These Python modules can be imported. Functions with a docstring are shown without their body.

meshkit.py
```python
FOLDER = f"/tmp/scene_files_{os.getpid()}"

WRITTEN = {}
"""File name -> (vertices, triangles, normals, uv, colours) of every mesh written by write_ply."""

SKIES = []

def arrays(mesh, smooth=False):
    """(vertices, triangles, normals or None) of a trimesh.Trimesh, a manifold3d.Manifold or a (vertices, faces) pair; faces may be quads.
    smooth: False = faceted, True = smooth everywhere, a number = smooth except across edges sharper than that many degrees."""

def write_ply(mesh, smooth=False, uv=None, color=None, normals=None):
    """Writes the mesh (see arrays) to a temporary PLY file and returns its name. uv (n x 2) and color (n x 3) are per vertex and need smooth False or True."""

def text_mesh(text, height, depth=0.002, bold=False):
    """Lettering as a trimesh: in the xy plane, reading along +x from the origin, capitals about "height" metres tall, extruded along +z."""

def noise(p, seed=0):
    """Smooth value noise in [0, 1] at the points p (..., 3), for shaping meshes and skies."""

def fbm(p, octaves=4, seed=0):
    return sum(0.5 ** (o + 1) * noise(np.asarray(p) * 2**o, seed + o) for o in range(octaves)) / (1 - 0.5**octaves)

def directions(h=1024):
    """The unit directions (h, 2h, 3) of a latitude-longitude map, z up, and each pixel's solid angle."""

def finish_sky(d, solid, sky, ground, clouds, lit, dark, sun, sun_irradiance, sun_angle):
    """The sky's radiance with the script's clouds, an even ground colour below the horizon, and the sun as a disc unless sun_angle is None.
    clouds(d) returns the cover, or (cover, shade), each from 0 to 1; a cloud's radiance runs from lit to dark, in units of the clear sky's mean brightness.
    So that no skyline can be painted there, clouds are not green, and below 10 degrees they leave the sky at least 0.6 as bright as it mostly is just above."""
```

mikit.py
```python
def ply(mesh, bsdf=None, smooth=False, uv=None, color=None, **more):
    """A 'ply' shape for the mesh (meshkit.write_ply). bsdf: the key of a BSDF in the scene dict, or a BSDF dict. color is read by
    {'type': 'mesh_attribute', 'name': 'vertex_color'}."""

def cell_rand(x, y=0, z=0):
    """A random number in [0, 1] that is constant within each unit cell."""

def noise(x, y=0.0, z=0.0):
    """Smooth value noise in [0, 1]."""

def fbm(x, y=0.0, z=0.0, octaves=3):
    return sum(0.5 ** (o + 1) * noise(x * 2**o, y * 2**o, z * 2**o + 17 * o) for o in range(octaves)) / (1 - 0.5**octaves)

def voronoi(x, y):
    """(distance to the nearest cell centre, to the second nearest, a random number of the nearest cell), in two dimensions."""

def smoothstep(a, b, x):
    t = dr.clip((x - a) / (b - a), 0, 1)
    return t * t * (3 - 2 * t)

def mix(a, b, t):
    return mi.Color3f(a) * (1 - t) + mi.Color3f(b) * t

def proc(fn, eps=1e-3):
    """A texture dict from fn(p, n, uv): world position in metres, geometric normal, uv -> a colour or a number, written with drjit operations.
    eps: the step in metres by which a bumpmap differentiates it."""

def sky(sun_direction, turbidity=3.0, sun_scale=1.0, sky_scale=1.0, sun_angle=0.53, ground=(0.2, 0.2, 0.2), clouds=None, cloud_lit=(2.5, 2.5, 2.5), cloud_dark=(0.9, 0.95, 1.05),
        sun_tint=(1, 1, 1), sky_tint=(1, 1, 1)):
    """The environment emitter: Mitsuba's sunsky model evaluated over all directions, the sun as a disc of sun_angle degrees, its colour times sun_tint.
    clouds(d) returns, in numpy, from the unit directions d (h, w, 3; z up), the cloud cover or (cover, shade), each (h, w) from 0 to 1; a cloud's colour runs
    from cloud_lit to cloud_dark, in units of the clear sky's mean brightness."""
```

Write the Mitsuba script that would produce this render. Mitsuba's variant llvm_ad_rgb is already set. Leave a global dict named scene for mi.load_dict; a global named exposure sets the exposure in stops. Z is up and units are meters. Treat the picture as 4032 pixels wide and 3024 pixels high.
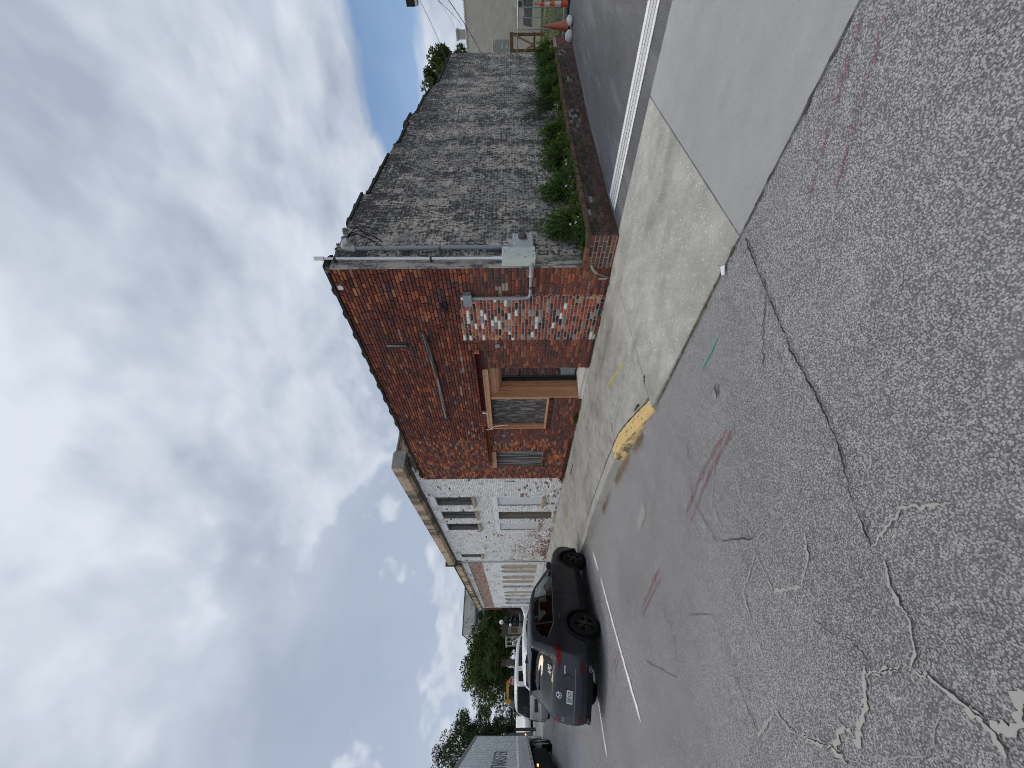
import math, random
import numpy as np, trimesh, shapely
import shapely.geometry as sg
import drjit as dr
import mitsuba as mi
import mikit, meshkit
from mikit import noise, fbm, voronoi, cell_rand, smoothstep, mix

T4 = mi.ScalarTransform4f
# ---------------------------------------------------------------- camera, sky, exposure
exposure = 1.66
CAM = np.array([3.981, -5.474, 1.69])
RIGHT = np.array([.6045, .7966, 0.]); FWD = np.array([-.7966, .6045, 0.])
scene, labels = {}, {}
scene['camera'] = {'type': 'perspective', 'fov': 2 * math.degrees(math.atan(2016 / 1522.)), 'fov_axis': 'x', 'near_clip': .05, 'far_clip': 2000.,
                   # the photograph is a portrait picture stored on its side: the picture's up is the place's right
                   'to_world': T4().look_at(CAM.tolist(), (CAM + FWD).tolist(), (RIGHT - np.array([0, 0, .009])).tolist())}


def clouds(d):
    z = np.maximum(d[..., 2], 0)
    q = np.stack([d[..., 0] / (z + .34), d[..., 1] / (z + .34), np.zeros_like(z)], -1)
    warp = np.stack([meshkit.fbm(q * 2.2, 4, 5) - .5, meshkit.fbm(q * 2.2 + 5, 4, 15) - .5, np.zeros_like(z)], -1)
    a = meshkit.fbm(q * np.array([2.5, 3.2, 1]) + warp * 1.0, 7, 1)
    b = meshkit.fbm(q * np.array([9, 11, 1]) + 7 + warp * 1.6, 6, 2)
    c = meshkit.fbm(q * 1.15 + 3 + warp * .4, 3, 9)
    az = np.arctan2(d[..., 1], d[..., 0])
    daz = np.abs((az - 2.95 + np.pi) % (2 * np.pi) - np.pi)
    # the cloud deck breaks open low in the north, and builds heavier heaps low in the west
    h2 = meshkit.fbm(q * np.array([1.6, 3.6, 1]) + 11 + warp, 6, 4)
    hole = np.exp(-((az - 1.76) / .36) ** 2) * np.exp(-((z - .225) / .085) ** 2)
    cover = 1 - np.clip((hole * 1.3 + (h2 - .5) * 1.6 - .50) * 2.6, 0, .9)
    shade = np.clip(.44 + (.50 - a) * 1.9 + (.5 - b) * 1.05 + (.5 - c) * 1.1, 0, 1)
    west = np.clip(1.25 * np.exp(-(daz / .72) ** 2), 0, 1) * np.clip((.66 - z) * 3.2, 0, 1)
    hf = meshkit.fbm(q * np.array([1.25, 2.0, 1]) + 21.7 + warp * 1.1, 7, 6) + .20 * (b - .5) - .35 * np.clip(z - .40, 0, 1)
    heap = np.clip((hf - .475) * 14, 0, 1); rim = np.exp(-((hf - .51) / .03) ** 2)
    veil = .80 + .5 * (.5 - c) + .35 * (.5 - a)
    shade = np.clip(shade * (1 - west) + west * (veil * (1 - heap) + heap * (.62 - .30 * rim + 1.3 * (.5 - b))), 0, 1)
    cover = np.clip(cover - .16 * west * (1 - heap), 0, 1)
    return cover, shade


scene['sky'] = mikit.sky([-.35, -.30, .88], turbidity=3, sun_scale=.18, sun_angle=16, clouds=clouds,
                         cloud_lit=(2.40, 2.58, 2.84), cloud_dark=(1.30, 1.50, 1.86), ground=(.2, .2, .19))

# ---------------------------------------------------------------- helpers
rng = np.random.default_rng(7)


def key_of(name, parent=None):
    full = (parent + '__' if parent else '') + name
    if full not in USED:
        USED[full] = 0
        return full
    while True:
        USED[full] += 1
        k = '%s_%03d' % (full, USED[full])
        if k not in USED:
            USED[k] = 0
            return k


USED = {}


def thing(name, label, cat, group=None):
    k = key_of(name)
    labels[k] = {'label': label, 'category': cat}
    if group: labels[k]['group'] = group
    return k


def struct(name, label=None, kind='structure'):
    k = key_of(name)
    labels[k] = {'kind': kind}
    if label: labels[k]['label'] = label
    return k


def unit(v):
    v = np.asarray(v, float)
    return v / np.linalg.norm(v)


class MB:
    """Collects pieces of one mesh, each with its own vertex colour and its own smoothing."""
    def __init__(self): self.v, self.f, self.c, self.n = [], [], [], 0

    def add(self, m, col=(.5, .5, .5), smooth=False, jitter=0.):
        if isinstance(m, tuple):
            m = trimesh.Trimesh(np.asarray(m[0], float), np.asarray(m[1]), process=False)
        v, f = np.array(m.vertices), np.array(m.faces)
        col = np.asarray(col, float)
        if smooth is False:
            if col.ndim == 2: col = col[f].reshape(-1, 3)
            v, f = v[f].reshape(-1, 3), np.arange(len(f) * 3).reshape(-1, 3)
        elif smooth is not True:
            m = trimesh.graph.smooth_shade(m, angle=math.radians(smooth), facet_minarea=None)
            v, f = np.array(m.vertices), np.array(m.faces)
        c = np.broadcast_to(col, (len(v), 3)).copy()
        if jitter: c *= 1 + rng.uniform(-jitter, jitter)
        self.v.append(v); self.f.append(f + self.n); self.c.append(c); self.n += len(v)
        return self

    def box(self, x0, x1, y0, y1, z0, z1, col=(.5, .5, .5), ch=0., rot=None):
        self.add(boxm(x0, x1, y0, y1, z0, z1, ch), col); return self

    def tube(self, pts, r, col=(.5, .5, .5), n=8): self.add(tubem(pts, r, n), col, 50); return self

    def arrays(self): return np.vstack(self.v), np.vstack(self.f), np.vstack(self.c)

    def put(self, name, parent=None, bsdf='vc', label=None, to_world=None):
        v, f, c = self.arrays()
        return put(name, parent, (v, f), bsdf, True, c, label, to_world)


def put(name, parent, mesh, bsdf, smooth=False, color=None, label=None, to_world=None):
    k = key_of(name, parent)
    if color is not None and np.ndim(color) == 1:
        m = mesh
        if smooth not in (False, True):
            m = trimesh.graph.smooth_shade(mesh, angle=math.radians(smooth), facet_minarea=None); smooth = True
        color = np.tile(np.asarray(color, float), (len(m.vertices), 1)); mesh = m
    scene[k] = mikit.ply(mesh, bsdf, smooth=smooth, color=color)
    if to_world is not None: scene[k]['to_world'] = to_world
    if label: labels[k] = {'label': label}
    return k


def boxm(x0, x1, y0, y1, z0, z1, ch=0.):
    if not ch:
        m = trimesh.creation.box((x1 - x0, y1 - y0, z1 - z0)); m.apply_translation(((x0 + x1) / 2, (y0 + y1) / 2, (z0 + z1) / 2)); return m
    p = np.array([[sx * (x1 - x0) / 2, sy * (y1 - y0) / 2, sz * (z1 - z0) / 2] for sx in (-1, 1) for sy in (-1, 1) for sz in (-1, 1)])
    q = np.vstack([p - np.sign(p) * ch * np.array(k) for k in ((1, 1, 0), (1, 0, 1), (0, 1, 1))])
    m = trimesh.convex.convex_hull(q); m.apply_translation(((x0 + x1) / 2, (y0 + y1) / 2, (z0 + z1) / 2)); return m


def tubem(pts, r, n=8, closed=False):
    pts = np.asarray(pts, float); m = len(pts)
    r = np.broadcast_to(np.asarray(r, float), (m,))
    tan = np.gradient(pts, axis=0); tan /= np.linalg.norm(tan, axis=1)[:, None] + 1e-12
    a = unit(np.cross(tan[0], [.13, .27, .95] if abs(tan[0][2]) < .9 else [1, .1, 0]))
    v = []
    for i in range(m):
        a = unit(a - tan[i] * (a @ tan[i])); b = np.cross(tan[i], a)
        t = np.linspace(0, 2 * math.pi, n, endpoint=False)
        v.append(pts[i] + r[i] * (np.cos(t)[:, None] * a + np.sin(t)[:, None] * b))
    v = np.vstack(v + [pts[:1], pts[-1:]])
    f = []
    for i in range(m - 1):
        for j in range(n):
            k = (j + 1) % n
            f += [[i * n + j, i * n + k, (i + 1) * n + k], [i * n + j, (i + 1) * n + k, (i + 1) * n + j]]
    for j in range(n):
        k = (j + 1) % n
        f += [[m * n, k, j], [m * n + 1, (m - 1) * n + j, (m - 1) * n + k]]
    return trimesh.Trimesh(v, np.array(f), process=False)


def lathem(prof, n=24, axis='z'):
    """prof: (r, h) pairs from bottom to top."""
    prof = np.asarray(prof, float)
    t = np.linspace(0, 2 * math.pi, n, endpoint=False)
    v = np.array([[r * math.cos(a), r * math.sin(a), h] for r, h in prof for a in t])
    f = []
    for i in range(len(prof) - 1):
        for j in range(n):
            k = (j + 1) % n
            f += [[i * n + j, i * n + k, (i + 1) * n + k], [i * n + j, (i + 1) * n + k, (i + 1) * n + j]]
    if axis == 'y': v = v[:, [0, 2, 1]] * np.array([1, 1, -1])
    if axis == 'x': v = v[:, [2, 0, 1]]
    m = trimesh.Trimesh(v, np.array(f), process=False)
    return m


def extrude(poly, frame, d0, d1):
    """poly: shapely polygon in (u, v); frame: (origin, U, V, W); extruded from d0 to d1 along W."""
    o, U, V, W = [np.asarray(q, float) for q in frame]
    ms = []
    for g in getattr(poly, 'geoms', [poly]):
        m = trimesh.creation.extrude_polygon(g, abs(d1 - d0), engine='earcut')
        p = m.vertices
        w = o + p[:, :1] * U + p[:, 1:2] * V + (p[:, 2:3] + min(d0, d1)) * W
        f = m.faces if np.linalg.det(np.stack([U, V, W])) > 0 else m.faces[:, ::-1]
        ms.append(trimesh.Trimesh(w, f, process=False))
    return trimesh.util.concatenate(ms)


def quad_strip(pts, w, zf=None, up=.004, taper=True, wob=0., rag=0.):
    """a thin ribbon on the ground along (x, y) points"""
    pts = np.asarray(pts, float); t = np.gradient(pts, axis=0); t /= np.linalg.norm(t, axis=1)[:, None] + 1e-9
    nrm = np.stack([-t[:, 1], t[:, 0]], 1)
    w = np.broadcast_to(np.asarray(w, float), (len(pts),)) * (1 + wob * rng.uniform(-1, 1, len(pts)))
    if taper: w = w.copy(); w[0] *= .25; w[-1] *= .25
    rl, rr_ = 1 + rag * rng.uniform(-1, 1, len(pts)), 1 + rag * rng.uniform(-1, 1, len(pts))
    L, R = pts + nrm * (w * rl)[:, None] / 2, pts - nrm * (w * rr_)[:, None] / 2
    v = np.vstack([np.c_[L, [zf(*p) + up for p in L]], np.c_[R, [zf(*p) + up for p in R]]]); n = len(pts)
    f = [[i, n + i, n + i + 1] for i in range(n - 1)] + [[i, n + i + 1, i + 1] for i in range(n - 1)]
    return trimesh.Trimesh(v, np.array(f), process=False)


def resample(pts, step, jag=0., seed=0):
    pts = np.asarray(pts, float); d = np.r_[0, np.cumsum(np.linalg.norm(np.diff(pts, axis=0), axis=1))]
    n = max(2, int(d[-1] / step)); s = np.linspace(0, d[-1], n)
    q = np.stack([np.interp(s, d, pts[:, i]) for i in range(pts.shape[1])], 1)
    if jag: q[1:-1] += np.random.default_rng(seed).normal(0, jag, (n - 2, pts.shape[1]))
    return q


def chaikin(p, k=2, closed=False):
    p = np.asarray(p, float)
    for _ in range(k):
        q = np.roll(p, -1, 0) if closed else p[1:]
        a = p if closed else p[:-1]
        r = np.empty((2 * len(a), p.shape[1])); r[0::2] = .75 * a + .25 * q; r[1::2] = .25 * a + .75 * q
        p = r if closed else np.vstack([p[:1], r, p[-1:]])
    return p


# ---------------------------------------------------------------- materials
def twos(b): return {'type': 'twosided', 'bsdf': b}


VC = {'type': 'mesh_attribute', 'name': 'vertex_color'}
scene['vc'] = twos({'type': 'principled', 'base_color': VC, 'roughness': .85, 'specular': .12})
scene['vc_satin'] = twos({'type': 'principled', 'base_color': VC, 'roughness': .42, 'specular': .5})
scene['vc_metal'] = twos({'type': 'principled', 'base_color': VC, 'roughness': .32, 'metallic': .9})
scene['vc_paint'] = twos({'type': 'principled', 'base_color': VC, 'roughness': .36, 'metallic': .15, 'clearcoat': .7, 'clearcoat_gloss': .98, 'specular': .4})
scene['leaf'] = {'type': 'principledthin', 'base_color': VC, 'roughness': .5, 'diff_trans': .7, 'spec_trans': 0., 'eta': 1.4}
scene['dark_glass'] = twos({'type': 'principled', 'base_color': {'type': 'rgb', 'value': [.006, .007, .008]}, 'roughness': .04, 'specular': .5})
scene['pane'] = {'type': 'thindielectric', 'int_ior': 1.5, 'specular_transmittance': {'type': 'rgb', 'value': [.62, .70, .66]}}
scene['privacy'] = {'type': 'thindielectric', 'int_ior': 1.22, 'specular_transmittance': {'type': 'rgb', 'value': [.16, .17, .175]}}
scene['red_lens'] = twos({'type': 'principled', 'base_color': {'type': 'rgb', 'value': [.12, .003, .005]}, 'roughness': .2, 'specular': .2, 'clearcoat': .0})


def grains(x, y, s): return cell_rand(x * s, y * s, 3)


def asphalt(p, n, uv):
    d1, d2, r = voronoi(p.x * 125, p.y * 125)
    e1, e2, q = voronoi(p.x * 92 + 9, p.y * 92)
    g = cell_rand(p.x * 27, p.y * 27, 7) - .5; g2 = noise(p.x * 17, p.y * 17) - .5
    stone = smoothstep(.66, .34, d1)
    big = smoothstep(.52, .34, e1) * smoothstep(.62, .75, q)
    big2 = fbm(p.x * .9, p.y * .9, 2.); mid = fbm(p.x * 5, p.y * 5, 5.)
    bind = .062 + .05 * mid
    tone = .125 + .20 * r * r
    v = bind * (1 - stone) + tone * stone
    v = v * (1 - big) + (.08 + .22 * q) * big
    v = 1.24 * v * (.84 + .34 * big2 + .20 * g + .08 * g2 + .15 * (cell_rand(p.x * 52, p.y * 52, 11) - .5) + .30 * (fbm(p.x * .33 + 7, p.y * .33, 3.) - .5))
    warm = smoothstep(.5, .9, r) * .05
    return mi.Color3f(v * (1.0 + warm), v * 1.0, v * (1.02 - warm))


def asphalt_side(p, n, uv):
    d1, d2, r = voronoi(p.x * 120, p.y * 120)
    a = fbm(p.x * 2.2, p.y * .35, 1.); b = fbm(p.x * 9, p.y * 3, 4.)
    v = .085 + .055 * a + .03 * b + .055 * (r - .5) + .04 * smoothstep(.55, .75, fbm(p.x * 4.5, p.y * .5, 8.))
    return mi.Color3f(v, v * 1.0, v * 1.03)


def concrete_old(p, n, uv):
    a = fbm(p.x * 1.1, p.y * 1.1, 1.); b = fbm(p.x * 6 + 3, p.y * 6, 2.); c = cell_rand(p.x * 70, p.y * 70, 1)
    br = fbm(p.x * 1.4 - p.y * 1.2, (p.x + p.y) * 9, 5.)
    sp = smoothstep(.95, .985, cell_rand(p.x * 95 + 3, p.y * 95, 4)) * smoothstep(-1.6, .8, p.x)
    v = .30 + .10 * (a - .5) + .16 * (b - .5) + .05 * (c - .5) + .08 * (br - .5) + .085 * smoothstep(-2.5, 1.5, p.x)
    stain = smoothstep(.56, .74, fbm(p.x * .8 + 20, p.y * 1.9, 7.))
    v = v * (1 - .22 * stain) + .30 * sp
    return mi.Color3f(v * 1.0, v * .985, v * .90)


def concrete_new(p, n, uv):
    a = fbm(p.x * .8, p.y * .8, 1.); b = fbm(p.x * 7 + 3, p.y * 7, 2.); c = cell_rand(p.x * 90, p.y * 90, 1)
    v = .35 + .06 * (a - .5) + .05 * (b - .5) + .035 * (c - .5)
    return mi.Color3f(v * .985, v * 1.0, v * .98)


def mortar(p, n, uv):
    patch = smoothstep(-1.80, -1.76, p.x) * smoothstep(-.58, -.62, p.x) * smoothstep(2.68, 2.64, p.z)
    low = smoothstep(2.5, 2.3, p.z)
    f = fbm(p.x * 14, p.y * 14, p.z * 14)
    v = .022 + .03 * f  # dark brown upper mortar, taken darker still to paint in the joint shadows
    lo = .13 + .16 * f
    c = mix(mi.Color3f(v * 1.25, v * .95, v * .8), mi.Color3f(lo * 1.1, lo * .95, lo * .8), low * .75)
    left = smoothstep(-5.9, -6.0, p.x)
    c = mix(c, mi.Color3f(.22, .19, .165) * (.6 + .8 * f), left * .8)
    return mix(c, mi.Color3f(.46, .43, .38) * (.7 + .6 * f), patch)


def stucco_mask(p, bias):
    y, z = p.y + p.x, p.z
    streak = fbm(y * 2.6, z * .25, 1.)
    blot = fbm(y * 4.2 + 4, z * 3.2, 2.)
    fine = fbm(y * 30, z * 19, 3., 4)
    drip = fbm(y * 22, z * 1.6, 6.)
    row = dr.floor(z / .066)
    u = y / .22 + .5 * (row - 2 * dr.floor(row / 2))
    br = cell_rand(dr.floor(u), row, 5)
    low = smoothstep(3.6, 2.0, z)
    zone = fbm(y * .62 + 11, z * .50, 4.) + .35 * fbm(y * 1.7, z * .12, 12.)
    head = smoothstep(1.5, .1, 4.72 - .085 * y - z) * smoothstep(.42, .62, fbm(y * 9, z * .35, 21.))
    m =   .40 * streak + .46 * blot + 1.15 * fine + .34 * drip + .20 * (br - .5) * low - 1.20 + bias
    top = smoothstep(.0, .75, 4.72 - .085 * y - z)
    return m - .20 * (1 - top)


def stucco(bias):
    def fn(p, n, uv):
        m = smoothstep(-.22, .26, stucco_mask(p, bias))
        t = fbm(p.y * 40, p.z * 30, p.x * 40)
        dark = mi.Color3f(.075, .073, .073) * (.55 + .9 * t)
        pale = mix(mi.Color3f(.30, .29, .27), mi.Color3f(.50, .46, .40), smoothstep(.3, .7, fbm(p.y * 3, p.z * 3, 9.))) * (.75 + .5 * t)
        return mix(dark, pale, m)
    return fn


def plaster_strip(p, n, uv):
    a = fbm(p.y * 16, p.z * 2.2, 1.); b = fbm(p.y * 30, p.z * 22, 2.)
    m = smoothstep(.30, .62, .6 * a + .4 * b)
    return mix(mi.Color3f(.10, .10, .10), mi.Color3f(.40, .38, .33), m)


def cornice_tex(p, n, uv):
    a = fbm(p.x * .9, p.y * 2, p.z * .35); b = fbm(p.x * 6, 2., p.z * 9); s = fbm(p.x * 5, 0., p.z * .5)
    m = smoothstep(.47, .66, .62 * a + .38 * s)
    c = mix(mi.Color3f(.46, .36, .25), mi.Color3f(.13, .11, .09), m)
    return c * (.8 + .4 * b)


def wood_gray(p, n, uv):
    g = fbm((p.x + p.y) * 34, p.z * 1.5, 3., 4); k = fbm((p.x + p.y) * 10, p.z * .9, 8.)
    v = .035 + .20 * smoothstep(.38, .72, .55 * g + .45 * k)
    return mi.Color3f(v * 1.02, v, v * 1.0)


def wood_gray_h(p, n, uv):
    g = fbm(p.x * 1.6, p.z * 40, 3., 4); v = .045 + .20 * smoothstep(.35, .75, g)
    return mi.Color3f(v, v * .99, v * .97)


def plywood(p, n, uv):
    g = fbm(p.x * 22, p.z * 5.0, 3., 4); k = fbm(p.x * 60, p.z * 9, 8.)
    v = .055 + .20 * smoothstep(.42, .80, .62 * g + .38 * k)
    return mi.Color3f(v * 1.06, v * .97, v * .94)


def white_wood(p, n, uv):
    g = fbm(p.x * 40, p.z * 2.5, 3.); v = .50 + .24 * g
    return mi.Color3f(v * .97, v * .99, v * 1.04)


def white_far(p, n, uv):
    row = dr.floor(p.z / .068); j = smoothstep(.16, .02, dr.abs(p.z / .068 - row - .5) * 2 - .0 - .84 + .84)
    e = smoothstep(.80, .96, dr.abs((p.z / .068 - row) * 2 - 1))
    u = p.x / .21 + .5 * (row - 2 * dr.floor(row / 2)); r = cell_rand(dr.floor(u), row, 2)
    chip = smoothstep(.50, .66, fbm(p.x * 1.1, 0., p.z * 2.4)) * smoothstep(.66, .74, r)
    c = mi.Color3f(.74, .76, .75) * (.86 + .2 * r) * (1 - .30 * e)
    c = mix(c, mi.Color3f(.26, .15, .12), chip * .8)
    return c * (.86 + .24 * fbm(p.x * .8, 1., p.z * .5))


def red_far(p, n, uv):
    row = dr.floor(p.z / .068); u = p.x / .21 + .5 * (row - 2 * dr.floor(row / 2)); r = cell_rand(dr.floor(u), row, 2)
    e = dr.maximum(smoothstep(.70, .95, dr.abs((p.z / .068 - row) * 2 - 1)), smoothstep(.86, .97, dr.abs((u - dr.floor(u)) * 2 - 1)))
    c = mix(mi.Color3f(.20, .085, .06), mi.Color3f(.36, .25, .20), smoothstep(.3, .8, r))
    c = mix(c, mi.Color3f(.40, .33, .28), smoothstep(.45, .65, fbm(p.x * 3, p.y * 3, p.z * 5)) * .6)
    return mix(c, mi.Color3f(.38, .33, .28), e * .7)


def block_tex(p, n, uv):
    row = dr.floor(p.z / .20); u = p.x / .40 + .5 * (row - 2 * dr.floor(row / 2))
    e = dr.maximum(smoothstep(.88, .98, dr.abs((p.z / .20 - row) * 2 - 1)), smoothstep(.93, .99, dr.abs((u - dr.floor(u)) * 2 - 1)))
    v = .42 + .05 * (fbm(p.x * 2, 0., p.z * 2) - .5) + .05 * (cell_rand(dr.floor(u), row, 2) - .5) + .08 * (fbm(p.x * 22, 3., p.z * 22) - .5)
    return mi.Color3f(v, v * .97, v * .88) * (1 - .18 * e)


def aged_white(p, n, uv):
    a = fbm(p.y * 1.2, p.z * .5, p.x); b = fbm(p.y * 6, p.z * 6, 3.)
    return mix(mi.Color3f(.56, .55, .50), mi.Color3f(.30, .26, .21), smoothstep(.46, .72, .6 * a + .4 * b))


def soil(p, n, uv):
    v = cell_rand(p.x * 60, p.y * 30, p.z * 20) * .05 + .02
    return mi.Color3f(v * 1.5, v * .95, v * .75)


def lawn(p, n, uv):
    a = fbm(p.x * 1.5, p.y * 1.5, 1.); b = cell_rand(p.x * 14, p.y * 5, 2)
    c = mix(mi.Color3f(.055, .085, .03), mi.Color3f(.14, .13, .065), smoothstep(.4, .75, a))
    return c * (.7 + .6 * b)


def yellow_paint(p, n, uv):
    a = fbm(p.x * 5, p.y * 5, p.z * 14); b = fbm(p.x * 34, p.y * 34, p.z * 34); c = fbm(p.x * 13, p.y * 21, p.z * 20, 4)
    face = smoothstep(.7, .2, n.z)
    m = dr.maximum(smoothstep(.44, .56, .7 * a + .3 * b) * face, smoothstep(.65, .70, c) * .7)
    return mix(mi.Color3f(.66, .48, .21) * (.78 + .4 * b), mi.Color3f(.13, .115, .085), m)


def kerb_tex(p, n, uv):
    a = fbm(p.x * 5, p.y * 5, p.z * 9); b = cell_rand(p.x * 60, p.y * 60, p.z * 60)
    v = .27 + .16 * (a - .4) + .05 * b
    return mi.Color3f(v, v * .99, v * .92)


def bark(p, n, uv):
    v = .05 + .10 * fbm(p.x * 20, p.y * 20, p.z * 4)
    return mi.Color3f(v * 1.1, v * .95, v * .8)


for _n, _f, _r in [('asphalt', asphalt, .9), ('asphalt_side', asphalt_side, .8), ('concrete_old', concrete_old, .9), ('concrete_new', concrete_new, .85), ('mortar', mortar, .95),
                   ('stucco', stucco(.0), .95), ('stucco_joint', stucco(.20), .95), ('plaster_strip', plaster_strip, .9), ('cornice_tex', cornice_tex, .9), ('wood_gray', wood_gray, .85),
                   ('wood_gray_h', wood_gray_h, .85), ('plywood', plywood, .85), ('white_wood', white_wood, .6), ('white_far', white_far, .8), ('red_far', red_far, .9), ('block_tex', block_tex, .9), ('aged_white', aged_white, .85),
                   ('soil', soil, 1.), ('lawn_mat', lawn, 1.), ('yellow_paint', yellow_paint, .6), ('kerb_tex', kerb_tex, .9), ('bark', bark, .95)]:
    scene[_n] = twos({'type': 'principled', 'base_color': mikit.proc(_f), 'roughness': _r, 'specular': .25})

# ---------------------------------------------------------------- ground heights
SL_U = [-2, 0, 1, 3, 7, 9.5, 25, 60, 400]; SL_S = [0, .09, .22, .55, 1, 1.2, 1.1, .9, .9]


def street_z(x, y):
    S = np.interp(-x, SL_U, SL_S); v = np.clip(-2.7 - y, 0, 6)
    return -.41 * S * (1 - v / 6.)


def side_z(x, y):
    return np.interp(y, [-1, 0, 1.2, 2.9, 4.9, 8, 10.6, 15, 22, 32, 400], [0, 0, -.01, -.06, -.11, -.26, -.365, -.45, -.55, -.6, -.6])


def foot_z(x):      # the pavement along the facades
    return np.interp(x, [-60, -21, -8.65, 0, 1], [-.30, -.20, -.066, 0, 0])


def kerb_h(x): return np.interp(x, [-1.3, -.1], [.145, .0]) * np.interp(x, [-6.9, -6.4], [.10 / .145, 1])


KY = -2.45          # back of the kerb stones


def kerb_back(x): return np.interp(x, [-60, -7, -4.2, -2.75, -1.94, -.99, -.27, 0, 3], [-2.20, -2.20, -2.23, -2.29, -2.38, -2.51, -2.64, -2.72, -2.75])


def kerb_front(x): return kerb_back(x) - .215


def walk_z(x, y):
    if x >= 0: return float(side_z(x, y) if y > 0 else 0.)
    t = np.clip(y / kerb_back(x), 0, 1)
    return float(foot_z(x) * (1 - t) + (street_z(x, -2.7) + kerb_h(x)) * t)


def sheet(xs, ys, zf, up=0.):
    X, Y = np.meshgrid(xs, ys, indexing='ij')
    Z = np.vectorize(zf)(X, Y) + up
    v = np.stack([X, Y, Z], -1).reshape(-1, 3); n, m = len(xs), len(ys)
    i = np.arange(n - 1)[:, None] * m + np.arange(m - 1)[None]
    f = np.stack([i, i + m, i + m + 1, i, i + m + 1, i + 1], -1).reshape(-1, 3)
    return trimesh.Trimesh(v, f, process=False)
# ---------------------------------------------------------------- the ground
struct('ground', 'grey earth below the pavements, reaching the horizon')
scene['ground'] = mikit.ply(trimesh.Trimesh([[-900, -900, -.95], [900, -900, -.95], [900, 900, -.95], [-900, 900, -.95]], [[0, 1, 2], [0, 2, 3]]), 'asphalt_side')
road = struct('asphalt_road', 'coarse grey asphalt street with pale cracks and sprayed marks')
xs = np.r_[np.linspace(-130, -14, 24), np.arange(-13.5, 6.1, .5), [8, 12, 20, 40]]; ys = np.r_[np.linspace(-60, -10, 12), np.arange(-9.6, -2.61, .35), [-2.4]]
put('surface', road, sheet(xs, ys, street_z, -.006), 'asphalt', True)
side = struct('side_street', 'smoother blue-grey asphalt of the side street beside the planter')
put('surface', side, sheet(np.r_[.45, np.arange(1, 8, .6), 12, 30], np.r_[.10, np.arange(.6, 13, .6), 16, 24], lambda x, y: side_z(x, y), -.006), 'asphalt_side', True)
MARK = (.66, .67, .65)
bar = MB()
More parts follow.
